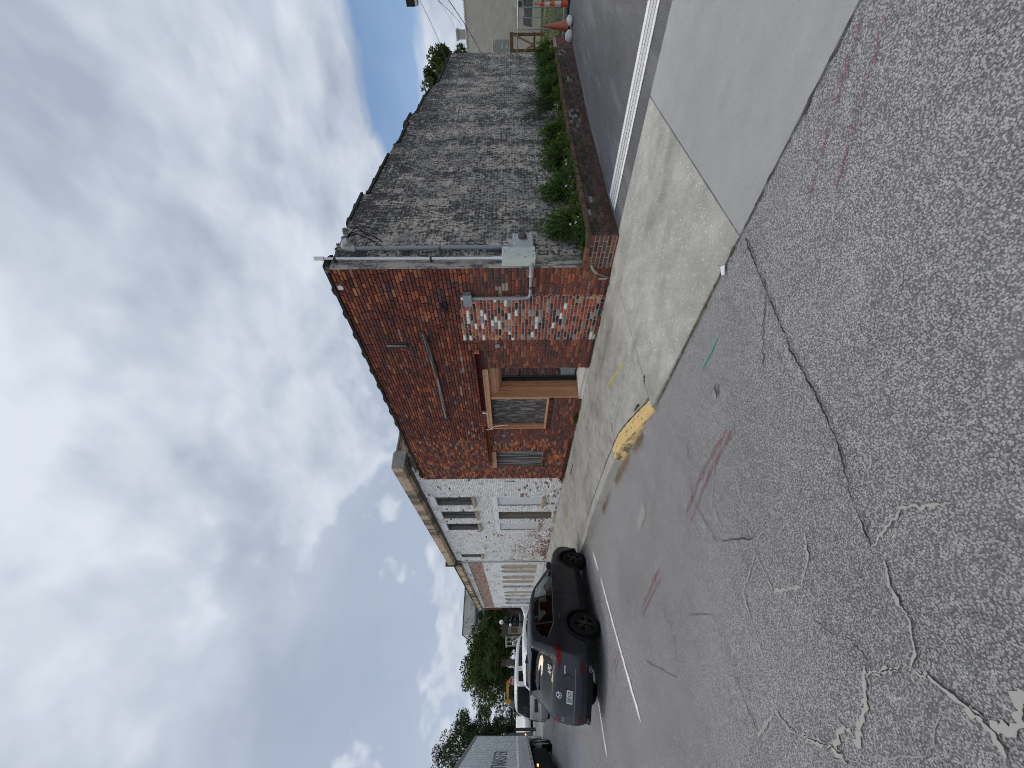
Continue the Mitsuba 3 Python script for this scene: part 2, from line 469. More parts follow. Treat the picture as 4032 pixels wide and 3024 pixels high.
for y0, y1, c in ((.55, .655, .80), (.68, .79, .62), (.815, .925, .62), (.95, 1.08, .78)):   # a worn bar of grooved thermoplastic
    p = resample([[.62 + (y0 - .5) * .1, y0 + .03], [2., (y0 + .02)], [6.5, y0 + .05]], .12)
    y = (y0 + y1) / 2
    p = np.c_[np.linspace(.66 + max(0, .62 - y) * .5, 6.5, 50), np.full(50, y)]
    bar.add(quad_strip(p, y1 - y0, zf=lambda a, b: side_z(a, b), up=.003, wob=.05, taper=False), np.array([c, c, c * .98]))
bar.put('stop_bar', side, 'vc', 'white grooved stop bar painted across the side street')
arrow = MB().add(quad_strip([[4.3, 2.1], [4.1, 2.25], [3.9, 2.45]], [.2, .3, .1], zf=side_z, up=.003), (.6, .6, .6)); arrow.put('white_arrow', side, 'vc')

walk = struct('sidewalk', 'concrete sidewalk along the brick and white buildings')
rr = np.random.default_rng(3)


def slab(x0, x1, y0, y1, bsdf, n=8, m=6):
    g = .006
    s = sheet(np.linspace(x0 + g, x1 - g, n), np.linspace(y0 + g, y1 - g, m), walk_z, 0.)
    if y0 == KY:
        V_ = s.vertices.copy(); V_[:, 1] = y1 + (V_[:, 1] - y1) * (kerb_back(V_[:, 0]) + .004 - y1) / (KY - y1); V_[:, 2] = [walk_z(a, c) for a, c in V_[:, :2]]; s = trimesh.Trimesh(V_, s.faces, process=False)
    # skirt so that a joint reads as a gap
    out = s.vertices.reshape(n, m, 3); ring = np.vstack([out[:, 0], out[-1, 1:], out[-2::-1, -1], out[0, -2::-1]])
    low = ring - np.array([0, 0, .10]); k = len(ring)
    v = np.vstack([ring, low]); f = []
    for i in range(k - 1): f += [[i, k + i, k + i + 1], [i, k + i + 1, i + 1]]
    return put('slab', walk, trimesh.util.concatenate([s, trimesh.Trimesh(v, f, process=False)]), bsdf, 40)


base = sheet(np.r_[np.linspace(-60, -14, 10), np.arange(-13, 0.1, .5), .3, 1, 2, 4, 7], np.linspace(-2.42, .08, 7), lambda x, y: walk_z(min(x, 0), y) if x < 0 else 0., -.03)
put('bed', walk, base, 'soil', True)
slab(2.36, 7.5, -2.89, .085, 'concrete_new', 6, 5)
slab(.06, 2.36, -2.89, .085, 'concrete_old', 8, 8)
xx = [.06, -2.9, -5.95, -9.0, -12.1, -15.2, -18.4]
for a, b in zip(xx[1:], xx[:-1]):
    slab(a, b, KY, -.78, 'concrete_old'); slab(a, b, -.78, -.02, 'concrete_old')
for a, b in ((-30., -18.4), (-60., -30.)): slab(a, b, KY, -.02, 'concrete_old')

# kerb stones
kerb = struct('kerb', 'concrete kerb along the sidewalk, its near end painted yellow')


def kerb_stone(x0, x1, bsdf, label=None, n=7):
    vs = []
    for x in np.linspace(x0 - .004, x1 + .004, n):
        zt = street_z(x, -2.7) + kerb_h(x); zb = street_z(x, -2.75) - .08; yf = kerb_front(x); h = min(.014, max(.002, kerb_h(x) * .3))
        w = kerb_back(x) - .004
        vs.append([[x, w, zb], [x, yf - .05 * min(1, kerb_h(x) / .1), zb], [x, yf + .01, zt - h], [x, yf + .012 + h * .4, zt - h * .3], [x, yf + .012 + h, zt], [x, w, zt + .002]])
    v = np.array(vs).reshape(-1, 3); f = []
    for i in range(n - 1):
        for j in range(5): f += [[i * 6 + j, i * 6 + j + 1, i * 6 + 7 + j], [i * 6 + j, i * 6 + 7 + j, i * 6 + 6 + j]]
    for e in (0, n - 1): f += [[e * 6, e * 6 + k, e * 6 + k + 1] for k in range(1, 5)]
    return put('kerb_stone', kerb, trimesh.Trimesh(v, f, process=False), bsdf, 30, None, label)


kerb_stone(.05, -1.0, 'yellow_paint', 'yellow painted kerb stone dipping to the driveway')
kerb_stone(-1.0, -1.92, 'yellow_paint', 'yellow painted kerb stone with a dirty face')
ks = [-1.92, -2.9, -4.3, -5.6, -6.9]
for a, b in zip(ks[:-1], ks[1:]): kerb_stone(a, b, 'kerb_tex')
for a, b in ((-6.9, -14.), (-14., -26.), (-26., -60.)): kerb_stone(a, b, 'kerb_tex')

# cracks and marks on the street
CR = [[[1.66, -4.81], [1.6, -4.94], [1.43, -5.06], [1.14, -5.04]], [[2.08, -5.06], [2.04, -5.16], [2.04, -5.3], [1.98, -5.41], [1.93, -5.45], [1.78, -5.46], [1.63, -5.48]],
      [[1.66, -5.44], [1.6, -5.51], [1.54, -5.6], [1.35, -5.76]], [[1.93, -5.46], [2.01, -5.5], [2.08, -5.57], [2.14, -5.63], [2.13, -5.71]],
      [[.66, -5.66], [.77, -5.74], [.91, -5.76], [1.05, -5.78], [1.17, -5.79], [1.22, -5.84]], [[1.06, -4.65], [1.09, -4.8], [1.12, -4.93], [1.13, -5.03]],
      [[1.07, -4.81], [.75, -4.98], [.74, -5.11], [.74, -5.4]], [[.13, -5.36], [.25, -5.58], [.31, -5.83], [.32, -5.97]], [[1.43, -5.21], [1.5, -5.29], [1.65, -5.34], [1.71, -5.43]],
      [[1.17, -5.79], [1.26, -5.72], [1.36, -5.69]], [[.31, -5.82], [.65, -5.67]], [[2.14, -5.63], [2.25, -5.62], [2.3, -5.54], [2.38, -5.52]],
      [[2.391, -2.962], [2.325, -3.319], [2.275, -3.648], [2.233, -3.916], [2.228, -4.204], [2.187, -4.519], [2.1, -4.75], [2.05, -5.0]],
      [[1.05, -3.5], [.9, -3.75], [.95, -4.05], [.7, -4.3], [.75, -4.6]], [[.1, -3.6], [-.2, -3.9], [-.1, -4.3], [-.45, -4.7], [-.4, -5.2]], [[-1., -3.3], [-1.3, -3.7], [-1.25, -4.2], [-1.7, -4.6]],
      [[-2.6, -3.5], [-2.9, -4.1], [-2.8, -4.6], [-3.1, -5.1]], [[.95, -4.05], [1.2, -4.2], [1.15, -4.5]], [[-.2, -3.9], [.15, -4.1], [.3, -4.5]], [[2.05, -5.0], [2.3, -4.9], [2.5, -4.95]]]
WID = [.016, .014, .022, .028, .024, .010, .010, .010, .010, .022, .016, .03, .012, .008, .008, .01, .01, .008, .008, .012]
for i, (c, w) in enumerate(zip(CR, WID)):
    q = resample(c, .013, .0045, i)
    pale = i not in (7, 8, 12)
    col = (.40, .39, .36) if pale else (.04, .04, .043); w = w * (1.2 if pale else 1.1 if i == 12 else .42)
    wv = w * np.clip(-.1 + 1.7 * meshkit.fbm(np.c_[q * 11, np.full(len(q), i)], 3, 3), .12, 1.6)
    m = MB().add(quad_strip(q, wv, zf=street_z, up=.002, rag=.75), np.array(col)); m.put('crack', road)
    if not pale or i in (1, 3, 4):
        MB().add(quad_strip(q + np.array([.012, .0]), wv * .28, zf=street_z, up=.0025, rag=.6), np.array((.30, .29, .27) if not pale else (.05, .05, .05))).put('crack', road)
from scipy.spatial import Voronoi
rv = np.random.default_rng(77); vo = Voronoi(np.c_[rv.uniform(-6, 3, 60), rv.uniform(-7.5, -2.8, 60)]); nc = 0
for a, b in vo.ridge_vertices:
    if a < 0 or b < 0: continue
    pa, pb = vo.vertices[a], vo.vertices[b]
    if not all(-5.5 < q_[0] < 2.6 and -6.6 < q_[1] < -3.1 for q_ in (pa, pb)) or rv.uniform() < .42 or np.linalg.norm(pa - pb) < .15: continue
    q = resample([pa, pb], .03, .007, 300 + nc); nc += 1; dk = rv.uniform() < .5
    MB().add(quad_strip(q, rv.uniform(.003, .008) * (.5 + meshkit.noise(np.c_[q * 7, np.full(len(q), nc)], 4)), zf=street_z, up=.0022), np.array((.05, .05, .052) if dk else (.33, .32, .30))).put('crack', road)
RED = [[[3.59, -2.95], [2.86, -3.32]], [[3.63, -3.10], [2.97, -3.48]], [[1.31, -3.92], [.71, -4.01], [.12, -4.2]], [[1.36, -3.97], [.81, -4.08], [.11, -4.32]],
       [[-1.11, -4.44], [-2.35, -4.72]], [[-1.07, -4.53], [-2.32, -4.78]], [[-4.31, -5.09], [-5.2, -5.33]], [[-4.12, -5.15], [-5.0, -5.39]]]
for i, c in enumerate(RED):
    # an aerosol line on coarse stones: many small specks of dye
    mm = MB(); rq = np.random.default_rng(40 + i); c = np.asarray(c); L = np.linalg.norm(c[-1] - c[0])
    n = int(380 * L if i > 1 else 200 * L)
    s = rq.uniform(0, 1, n); k = np.linspace(0, 1, len(c)); base = np.stack([np.interp(s, k, c[:, j]) for j in (0, 1)], 1) + rq.normal(0, .012, (n, 2))
    r = rq.uniform(.002, .0065, n); ang = rq.uniform(0, 6.28, n)
    v = []
    for a in range(4): v.append(np.c_[base + r[:, None] * np.stack([np.cos(ang + a * 1.57), np.sin(ang + a * 1.57)], 1), street_z(base[:, 0], base[:, 1]) + .0035])
    v = np.stack(v, 1).reshape(-1, 3); f = (np.arange(n)[:, None] * 4 + np.array([0, 1, 2, 0, 2, 3])).reshape(-1, 3)
    mm.add((v, f), (.24, .10, .115)); mm.put('red_spray_line', road)
for pts, w, col, nm in [([[1.70, -3.262], [1.5, -3.28], [1.29, -3.29]], .016, (.10, .36, .27), 'green_chalk_line')]:
    MB().add(quad_strip(resample(pts, .03, .003), w, zf=street_z, up=.0035, wob=.5), np.array(col)).put(nm, road)
for a, b in (([-6.75, -2.87], [-5.98, -3.47]), ([-5.72, -3.67], [-3.34, -6.0]), ([-12.2, -2.9], [-9.6, -5.5]), ([-8.7, -4.3], [-6.6, -6.75])):
    MB().add(quad_strip(resample([a, b], .09, .004), .085, zf=street_z, up=.003, wob=.3), np.array((.78, .78, .76))).put('parking_line', road)
for a, b, w in (([-1.2, -3.65], [-1.75, -3.75], .18), ([-3.4, -3.45], [-3.75, -3.5], .06)):
    MB().add(quad_strip(resample([a, b], .06, .012), w, zf=street_z, up=.002, wob=.5), np.array((.30, .29, .27))).put('patch', road)
for a, b, w, col in (([-.53, -1.667], [-1.476, -1.422], .028, (.62, .50, .04)), ([-8.9, -1.05], [-9.5, -1.0], .03, (.55, .47, .10)), ([-9.5, -1.0], [-9.75, -1.22], .03, (.55, .47, .10)),
                     ([.02, -1.55], [-.55, -1.95], .014, (.58, .58, .56)), ([-.7, -1.85], [-1.6, -2.1], .014, (.55, .55, .53)), ([-1., -2.05], [-1.7, -2.25], .03, (.45, .45, .42)),
                     ([-6.6, -.45], [-7.4, -.42], .05, (.06, .04, .04)), ([2.62, -.45], [2.68, -.52], .01, (.6, .6, .6)), ([3.6, -1.35], [3.72, -1.15], .02, (.5, .5, .48))):
    MB().add(quad_strip(resample([a, b], .04, .004), w, zf=walk_z, up=.004, wob=.4), np.array(col)).put('chalk_mark', walk)
for q in ([.9, -.9], [-.2, -.8], [.5, -1.2], [-.4, -1.5], [.3, -1.75], [3.5, -1.1], [2.9, -2.2], [4.0, -1.9], [1.7, -2.1], [1.2, -.6], [-4.2, -1.4], [-5.8, -1.9], [-3.4, -1.1]):
    MB().add(quad_strip([np.array(q), np.array(q) + rr.uniform(-.03, .03, 2) + .012], .022, zf=walk_z, up=.003), np.array((.05, .05, .05))).put('gum_spot', walk)
# broken hollow where the sidewalk meets the yellow kerb
MB().add(quad_strip(resample([[.13, -2.40], [.0, -2.52], [-.25, -2.58], [-.55, -2.53]], .05, .01), [.02, .05, .07, .06, .05, .05, .04, .04, .03, .03, .02, .02, .02] if False else .045, zf=walk_z, up=.003, wob=.4), np.array((.05, .042, .035))).put('broken_edge', walk)

# dead grass caught along the kerb
grass = struct('dry_grass', 'straw-coloured dead grass and leaf litter caught along the kerb', 'stuff')
n = 2600; gx = np.r_[rr.uniform(-4.6, -.6, n - 500), rr.uniform(-.2, 2.3, 150), rr.uniform(-7.2, -4.6, 350)]
gy = np.where(gx > -.4, -2.905, kerb_front(gx) - np.abs(rr.normal(0, .075, n)) - .055)
den = meshkit.noise(np.c_[gx * 2.3, gx * 0, gx * 0], 5); keep = den > rr.uniform(.15, .75, n); gx, gy = gx[keep], gy[keep]; n = len(gx)
gz = street_z(gx, gy); L = rr.uniform(.03, .10, n); an = rr.uniform(0, 6.28, n); up = rr.uniform(.0, .5, n)
dirv = np.c_[np.cos(an), np.sin(an) * .7, up]; dirv /= np.linalg.norm(dirv, axis=1)[:, None]
p0 = np.c_[gx, gy, gz + .004]; w = np.c_[-np.sin(an), np.cos(an), np.zeros(n)] * rr.uniform(.0015, .004, n)[:, None]
v = np.stack([p0 - w, p0 + w, p0 + dirv * L[:, None] + w * .4, p0 + dirv * L[:, None] - w * .4], 1).reshape(-1, 3)
col = np.repeat(np.array([[.27, .19, .11], [.36, .27, .16], [.16, .10, .06]])[rr.integers(0, 3, n)], 4, 0)
scene['dry_grass'] = mikit.ply(trimesh.Trimesh(v, (np.arange(n)[:, None] * 4 + np.array([0, 1, 2, 0, 2, 3])).reshape(-1, 3), process=False), 'vc', color=col)

# grime packed along the edge of the slabs and behind the kerb stones
for a_, b_, n_ in (([.15, -2.897], [2.36, -2.90], 1), ([2.36, -2.90], [5.5, -2.90], 2)):
    MB().add(quad_strip(resample([a_, b_], .03, .004, 60 + n_), .020 if n_ == 1 else .014, zf=street_z, up=.003, wob=.6, rag=.8), np.array((.085, .075, .062))).put('edge_grime', road)
q_ = np.array([[x_, kerb_back(x_) + .012] for x_ in np.arange(.02, -6.8, -.05)])
MB().add(quad_strip(q_, .018, zf=lambda a, b: walk_z(a, max(b, kerb_back(a))), up=.003, wob=.5, rag=.7), np.array((.05, .045, .038))).put('edge_grime', walk)
q_ = np.array([[x_, -.035] for x_ in np.arange(-.05, -8.6, -.06) if not -3.85 < x_ < -2.6])
for part_ in (q_[q_[:, 0] > -2.65], q_[q_[:, 0] < -3.8]): MB().add(quad_strip(part_, .07, zf=walk_z, up=.004, wob=.5, rag=.7), np.array((.06, .055, .045))).put('edge_grime', walk)
# litter
k = thing('paper_cup', 'crushed white paper cup lying on the street by the slab edge', 'litter')
cup = lathem([(.024, 0), (.03, .05), (.034, .085), (.036, .088), (.031, .085), (.022, .004), (0, .004)], 14); cup.apply_transform(trimesh.transformations.rotation_matrix(1.45, [0, 1, 0])); cup.vertices[:, 2] *= .45
cup.vertices *= .82; cup.apply_transform(trimesh.transformations.rotation_matrix(.9, [0, 0, 1])); cup.apply_translation([2.06, -2.955, .014]); scene[k] = mikit.ply(cup, 'vc', smooth=True, color=np.tile([.72, .75, .8], (len(cup.vertices), 1)))
k = thing('dead_leaf', 'curled brown dead leaf lying alone on the asphalt', 'leaf')
lf = sheet(np.linspace(-.055, .055, 9), np.linspace(-.013, .013, 5), lambda x, y: .008 * math.sin(x * 40) + 14 * y * y)
lf.vertices[:, 1] *= np.sqrt(np.maximum(0.03, 1 - (lf.vertices[:, 0] / .057) ** 2)); lf.apply_transform(trimesh.transformations.rotation_matrix(.92, [0, 0, 1])); lf.apply_translation([1.39, -3.6, .004])
scene[k] = mikit.ply(lf, 'vc', smooth=True, color=np.tile([.07, .045, .03], (len(lf.vertices), 1)))

# ---------------------------------------------------------------- bricks
PAL = np.array([[.135, .042, .030], [.17, .052, .036], [.115, .040, .032], [.21, .066, .043], [.30, .095, .045], [.085, .046, .042], [.060, .042, .045], [.36, .14, .06], [.16, .07, .055], [.23, .12, .10]])
FR_F = ((0, 0, 0), (1, 0, 0), (0, 0, 1), (0, -1, 0))          # facade: u = x, v = z, outwards = -y
FR_S = ((0, 0, 0), (0, 1, 0), (0, 0, 1), (1, 0, 0))           # side wall: u = y, v = z, outwards = +x
BT = np.array([[0, 0, 0], [1, 0, 0], [1, 1, 0], [0, 1, 0]])
BF = []
for a in range(4):
    b = (a + 1) % 4
    for l in (0, 1): BF += [[l * 4 + a, l * 4 + b, l * 4 + 4 + b], [l * 4 + a, l * 4 + 4 + b, l * 4 + 4 + a]]
BF += [[8, 9, 10], [8, 10, 11]]
BF = np.array(BF)


def lay(u0, u1, rows, holes=(), length=.227, joint=.010, jit=.006, seed=0, top=None):
    """running bond: rects (u0, u1, v0, v1)"""
    r = np.random.default_rng(seed); out = []
    for i, (v0, v1) in enumerate(rows):
        u = u0 - r.uniform(0, .02) - (length / 2 if i % 2 else 0)
        vm = (v0 + v1) / 2
        while u < u1:
            l = length * (1 + r.normal(0, .025)) if r.uniform() > .07 else length * .5
            segs = [(max(u, u0), min(u + l - joint, u1))]
            for h in holes:
                if h[2] < vm < h[3]:
                    segs = [s for a, b in segs for s in ((a, min(b, h[0])), (max(a, h[1]), b)) if s[1] - s[0] > .025]
            for a, b in segs:
                if b - a > .025 and (top is None or vm < top((a + b) / 2)): out.append((a, b, v0 + joint * .5 + r.uniform(-.001, .001) * 1, v1 - joint * .5 + r.uniform(-.001, .001)))
            u += l
    return np.array(out)


def brick_verts(R, frame, front, back, cham=.005, seed=0):
    o, U, V, W = [np.asarray(q, float) for q in frame]; r = np.random.default_rng(seed); n = len(R)
    front = np.broadcast_to(front, (n,)) + r.normal(0, .0016, n)
    def ring(ins, w):
        u = np.stack([R[:, 0] + ins, R[:, 1] - ins, R[:, 1] - ins, R[:, 0] + ins], 1); v = np.stack([R[:, 2] + ins, R[:, 2] + ins, R[:, 3] - ins, R[:, 3] - ins], 1)
        u = u + r.normal(0, .0014, u.shape); v = v + r.normal(0, .0014, v.shape)
        return o + u[..., None] * U + v[..., None] * V + np.broadcast_to(w, (n,))[:, None, None] * W
    v = np.concatenate([ring(0, back), ring(0, front - cham), ring(cham, front)], 1)
    f = BF if np.linalg.det(np.stack([U, V, W])) > 0 else BF[:, ::-1]
    return v, f


def emit_bricks(V, F, col, parent, bsdf='vc', most=300, name='brick', rest='brickwork'):
    """the nearest ones as parts of their own, the rest as one"""
    d = np.linalg.norm(V[:, 8] - CAM, axis=1); order = np.argsort(d)
    for i in order[:most]:
        c = None if col is None else np.repeat(col[i][None], 12, 0)
        scene[key_of(name, parent)] = mikit.ply(trimesh.Trimesh(V[i], F, process=False), bsdf, color=c)
    o = order[most:]
    if len(o):
        v = V[o].reshape(-1, 3); f = (np.arange(len(o))[:, None, None] * 12 + F[None]).reshape(-1, 3)
        k = put(rest, parent, trimesh.Trimesh(v, f, process=False), bsdf, False, None if col is None else np.repeat(col[o], 12, 0)); labels[k] = {'kind': 'stuff'}


# ---------------------------------------------------------------- the red brick building
bb = thing('brick_building', 'single-storey red brick shell with boarded windows and a grey weathered side wall', 'building')
HOLES = [(-3.77, -2.66, -.2, 2.36), (-5.25, -3.76, .66, 2.30), (-7.66, -6.64, .76, 2.33)]
rows = []; z = -.14
while z < 4.74:
    h = .0605 if z < 2.40 else .0676
    rows.append((z, min(z + h, 4.785))); z += h
PATCH = (-1.76, -.63, -.3, 2.66)   # salvaged bricks closing an old opening
R = np.vstack([lay(-8.655, -.004, rows, HOLES + [(-5.3, -3.8, .60, .80), PATCH], length=.19, seed=1), lay(-1.757, -.632, [(z_, z_ + .0655) for z_ in np.arange(-.14, 2.62, .0655)], (), length=.165, joint=.015, seed=11)])
lowr = R[:, 3] < 2.42; R += np.array([.002, -.002, .0026, -.0026])
ux, uz = R[:, :2].mean(1), R[:, 2:].mean(1); n = len(R)
r1 = np.random.default_rng(5)
idx = r1.choice(len(PAL), n, p=[.26, .22, .14, .13, .07, .06, .03, .03, .04, .02])
left = ux < -5.95 + .06 * np.sin(np.round(uz / .066) * 9)
idx[left] = r1.choice(len(PAL), left.sum(), p=[.10, .10, .08, .12, .17, .12, .09, .13, .05, .04])
lowm = (uz < 2.4) & ~left
clump = meshkit.fbm(np.c_[ux * 1.4, uz * 2.6, uz * 0], 3, 3)
idx[(clump > .64) & (r1.uniform(size=n) < .35) & ~left] = 6
idx[(clump < .36) & (r1.uniform(size=n) < .35) & ~left] = 4
col = PAL[idx] * r1.uniform(.72, 1.28, (n, 1)) * r1.normal(1, .04, (n, 3))
patch = (ux > -1.76) & (ux < -.63) & (uz < 2.66)
p_idx = r1.choice(6, n, p=[.40, .20, .18, .10, .07, .05])
PP = np.array([[.17, .05, .035], [.36, .09, .04], [.045, .035, .036], [.25, .22, .20], [.30, .17, .14], [.42, .20, .09]])
col[patch] = PP[p_idx[patch]] * r1.uniform(.8, 1.2, (patch.sum(), 1))
wp = (np.hypot(ux + 1.70, uz - .03) < .12) | patch & (((uz > 1.70) & (r1.uniform(size=n) < .19)) | ((np.abs(uz - 1.22) < .035) & (np.abs(ux + 1.27) < .2)) | ((r1.uniform(size=n) < .022))); col[wp] = np.array([.78, .78, .76]) * r1.uniform(.9, 1, (wp.sum(), 1))
plas = (np.hypot((ux + .45) / .10, (uz - 1.86) / .15) < 1); col[plas] = [.33, .29, .22]
soot = (np.hypot((ux + .86) / .16, (uz - 2.93) / .07) < 1); col[soot] = [.035, .03, .03]
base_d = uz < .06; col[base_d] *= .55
ghost = (ux > -7.4) & (ux < -2.3) & (np.abs(uz - (2.80 - .005 * ux)) < .14) & (r1.uniform(size=n) < .12) & ~left   # pale smears of an old awning line
col[ghost] = np.array([.34, .25, .22]) * r1.uniform(.6, 1.1, (ghost.sum(), 1))
front = np.where(patch, .0, .0) + np.where(uz > 2.4, r1.normal(0, .003, n), 0)
mid_ = ~patch & ~left; col[mid_] = col[mid_] * .76 + .24 * np.array([.115, .058, .046]); col[left] = col[left] * 1.04; col = col * 1.2; col[wp] /= 1.2
V, F = brick_verts(R, FR_F, front, -.03, .006, 2)
bw = put('front_wall', bb, extrude(sg.Polygon([(-8.655, -.3), (-.012, -.3), (-.012, 4.77), (-8.655, 4.77)], [[(a, c), (b, c), (b, d), (a, d)] for a, b, c, d in
         ((-3.78, -2.662, -.28, 2.36), (-5.25, -3.80, .66, 2.30), (-7.66, -6.64, .76, 2.33))]), FR_F, -.36, -.016), 'mortar', False, None, 'red brick front with a patch of salvaged white and black bricks')
emit_bricks(V, F, col, bw)
# the threshold gap below the door cut
# rowlock sill of the first window
RL = []
u = -5.3
while u < -3.86:
    RL.append((u + .004, u + .066, .655, .775)); u += .070
RL = np.array(RL); V, F = brick_verts(RL, FR_F, .05, -.05, .008, 4)
emit_bricks(V, F, PAL[r1.choice([0, 2, 5, 8], len(RL))] * r1.uniform(.6, 1.1, (len(RL), 1)), key_of('sill', bb) if False else bw, name='sill_brick')
RL = np.array([(u_ + .004, u_ + .066, .665, .755) for u_ in np.arange(-7.70, -6.62, .070)]); V, F = brick_verts(RL, FR_F, .03, -.05, .008, 4)
emit_bricks(V, F, PAL[r1.choice([0, 2, 5, 8], len(RL))] * r1.uniform(.6, 1.1, (len(RL), 1)), bw, name='sill_brick')
RL = np.array([(u_ + .004, u_ + .064, foot_z(u_) - .10, foot_z(u_) + .10) for u_ in np.arange(-8.64, -5.95, .068)]); V, F = brick_verts(RL, FR_F, .02, -.03, .006, 6)
emit_bricks(V, F, PAL[r1.choice([0, 2, 5, 8], len(RL))] * r1.uniform(.5, .9, (len(RL), 1)), bw, name='base_brick')

# grey side wall
STEP = [(0, 4.77), (2.53, 4.757), (2.53, 4.63), (5.02, 4.525), (5.02, 4.43), (6.33, 4.39), (6.33, 4.455), (7.0, 4.42), (7.0, 4.27), (8.3, 4.22), (9.1, 4.10), (9.6, 3.95), (13.0, 3.845)]
SY, SZ = np.array([p[0] for p in STEP]) + np.arange(len(STEP)) * 1e-5, np.array([p[1] for p in STEP])
stop = lambda y: np.interp(y, SY, SZ)
sw = put('side_wall', bb, extrude(sg.Polygon([(.361, -.7), (13., -.7)] + STEP[:0:-1] + [(.361, 4.767)]), FR_S, -.34, -.009), 'stucco_joint', False, None, 'grey weathered side wall with flaking whitewash and black mildew streaks')
rows = [(z, z + .066) for z in np.arange(-.1, 4.75, .066)]
R = lay(.34, 12.99, rows, length=.222, joint=.012, seed=8, top=lambda y: stop(y) - .035)
n = len(R); rough = meshkit.fbm(np.c_[R[:, 0] * 1.2, R[:, 2] * 1.2, R[:, 0] * 0], 3, 6)
V, F = brick_verts(R, FR_S, -.002 + np.where(np.random.default_rng(9).uniform(size=n) < .25, -.006, 0) + .005 * (rough - .5), -.03, .006, 7)
emit_bricks(V, F, None, sw, 'stucco')
put('corner_plaster', bb, boxm(-.012, .004, .002, .335, -.05, 4.76), 'plaster_strip', False)
# coping tiles: short lengths with a raised collar
def tile_x(x0, x1, z, name='coping_tile'):
    prof = [(-.36, -.02), (-.36, .03), (-.30, .065), (-.17, .085), (-.03, .065), (.035, .03), (.035, -.02)]
    def sec(x, k): return np.array([[x, -.0 - (w if False else -w) * 1., z + h * k] for w, h in prof])
    m = MB()
    for xa, xb, k, g in ((x0 + .05, x1, 1, 0), (x0, x0 + .07, 1.55, .02)):
        P = [(p[0], p[1]) for p in prof]
        poly = sg.Polygon([(w * (1 + g * 2), h * k - (0 if h > 0 else g * .5)) for w, h in P])
        m.add(extrude(poly, ((0, 0, z), (0, -1, 0), (0, 0, 1), (1, 0, 0)), xa, xb), (.045, .040, .036), jitter=.25)
    m.put(name, bb)
xk = 0.03
for i in range(15): tile_x(xk - .565 * (i + 1), xk - .565 * i - .004, 4.785)
def tile_y(y0, y1):
    z0, z1 = stop(y0 + .02), stop(y1 - .02)
    m = MB(); prof = [(-.35, -.02), (-.35, .03), (-.28, .06), (-.17, .075), (-.05, .06), (.03, .03), (.03, -.02)]
    s = (z1 - z0) / (y1 - y0)
    m.add(extrude(sg.Polygon(prof), ((0, 0, z0), (1, 0, 0), (0, 0, 1), (0, 1, s)), y0, y1) if False else shear_tile(prof, y0, y1, z0, z1, 1.), (.05, .047, .044), jitter=.25)
    m.add(shear_tile(prof, y0, y0 + .07, z0 + .004, z0 + .004, 1.5), (.05, .045, .04), jitter=.25)
    m.put('coping_tile', bb)
def shear_tile(prof, y0, y1, z0, z1, k):
    a = np.array([[w * (1 + (k - 1) * .06), y0, z0 + h * k] for w, h in prof]); b = np.array([[w * (1 + (k - 1) * .06), y1, z1 + h * k] for w, h in prof]); n = len(prof)
    v = np.vstack([a, b]); f = []
    for i in range(n):
        j = (i + 1) % n; f += [[i, j, n + j], [i, n + j, n + i]]
    f += [[0, i + 1, i] for i in range(1, n - 1)] + [[n, n + i, n + i + 1] for i in range(1, n - 1)]
    return trimesh.Trimesh(v, f, process=False)
for a, b in ((1.5, 2.02), (2.02, 2.54), (2.54, 3.08), (3.08, 3.68), (3.68, 4.40), (5.03, 5.68), (5.68, 6.32), (6.33, 6.98), (7.0, 7.54), (7.54, 8.2), (8.3, 8.9), (9.6, 10.4), (10.4, 11.2), (11.2, 12.1), (12.1, 12.98)): tile_y(a, b)
# crumbled masonry along the wall head where tiles are missing
rub = MB(); rq = np.random.default_rng(12)
for y in np.r_[rq.uniform(.0, 1.5, 46), rq.uniform(4.4, 5.0, 18), rq.uniform(8.2, 9.6, 30), rq.uniform(0, 13, 40)]:
    s = rq.uniform(.03, .07); m = trimesh.creation.icosphere(1, s); m.vertices *= rq.uniform(.6, 1.3, 3); m.vertices += rq.normal(0, .006, m.vertices.shape)
    m.apply_translation([rq.uniform(-.3, -.02), y, stop(y) + rq.uniform(-.02, .02)]); rub.add(m, np.array([.09, .085, .08]) * rq.uniform(.5, 2.0))
rub.put('crumbled_top', bb)
# rear and inner walls of the roofless shell
put('inner_plaster', bb, boxm(-8.6, -.36, 13.0, 13.3, -.4, 3.7), 'red_far')
IR = lay(.4, 12.9, [(z, z + .07) for z in np.arange(-.1, 4.7, .07)], length=.22, seed=21)
ci = np.random.default_rng(22); V, F = brick_verts(IR, ((-6.35, 0, 0), (0, 1, 0), (0, 0, 1), (1, 0, 0)), .012 + ci.normal(0, .006, len(IR)), -.02, .006, 23)
iw = put('inner_wall', bb, boxm(-6.7, -6.35, .37, 12.95, -.3, 4.6), 'kerb_tex')
k = put('brickwork', iw, trimesh.Trimesh(V.reshape(-1, 3), (np.arange(len(V))[:, None, None] * 12 + F[None]).reshape(-1, 3), process=False), 'vc', False, np.repeat(PAL[ci.choice([0, 1, 2, 3, 5, 6, 9], len(V))] * ci.uniform(1., 2.1, (len(V), 1)), 12, 0)); labels[k] = {'kind': 'stuff'}
put('floor', bb, boxm(-8.6, -.3, .36, 13., -.20, .02), 'concrete_new')
put('party_wall', bb, boxm(-8.64, -8.40, .37, 13., -.3, 4.7), 'red_far')

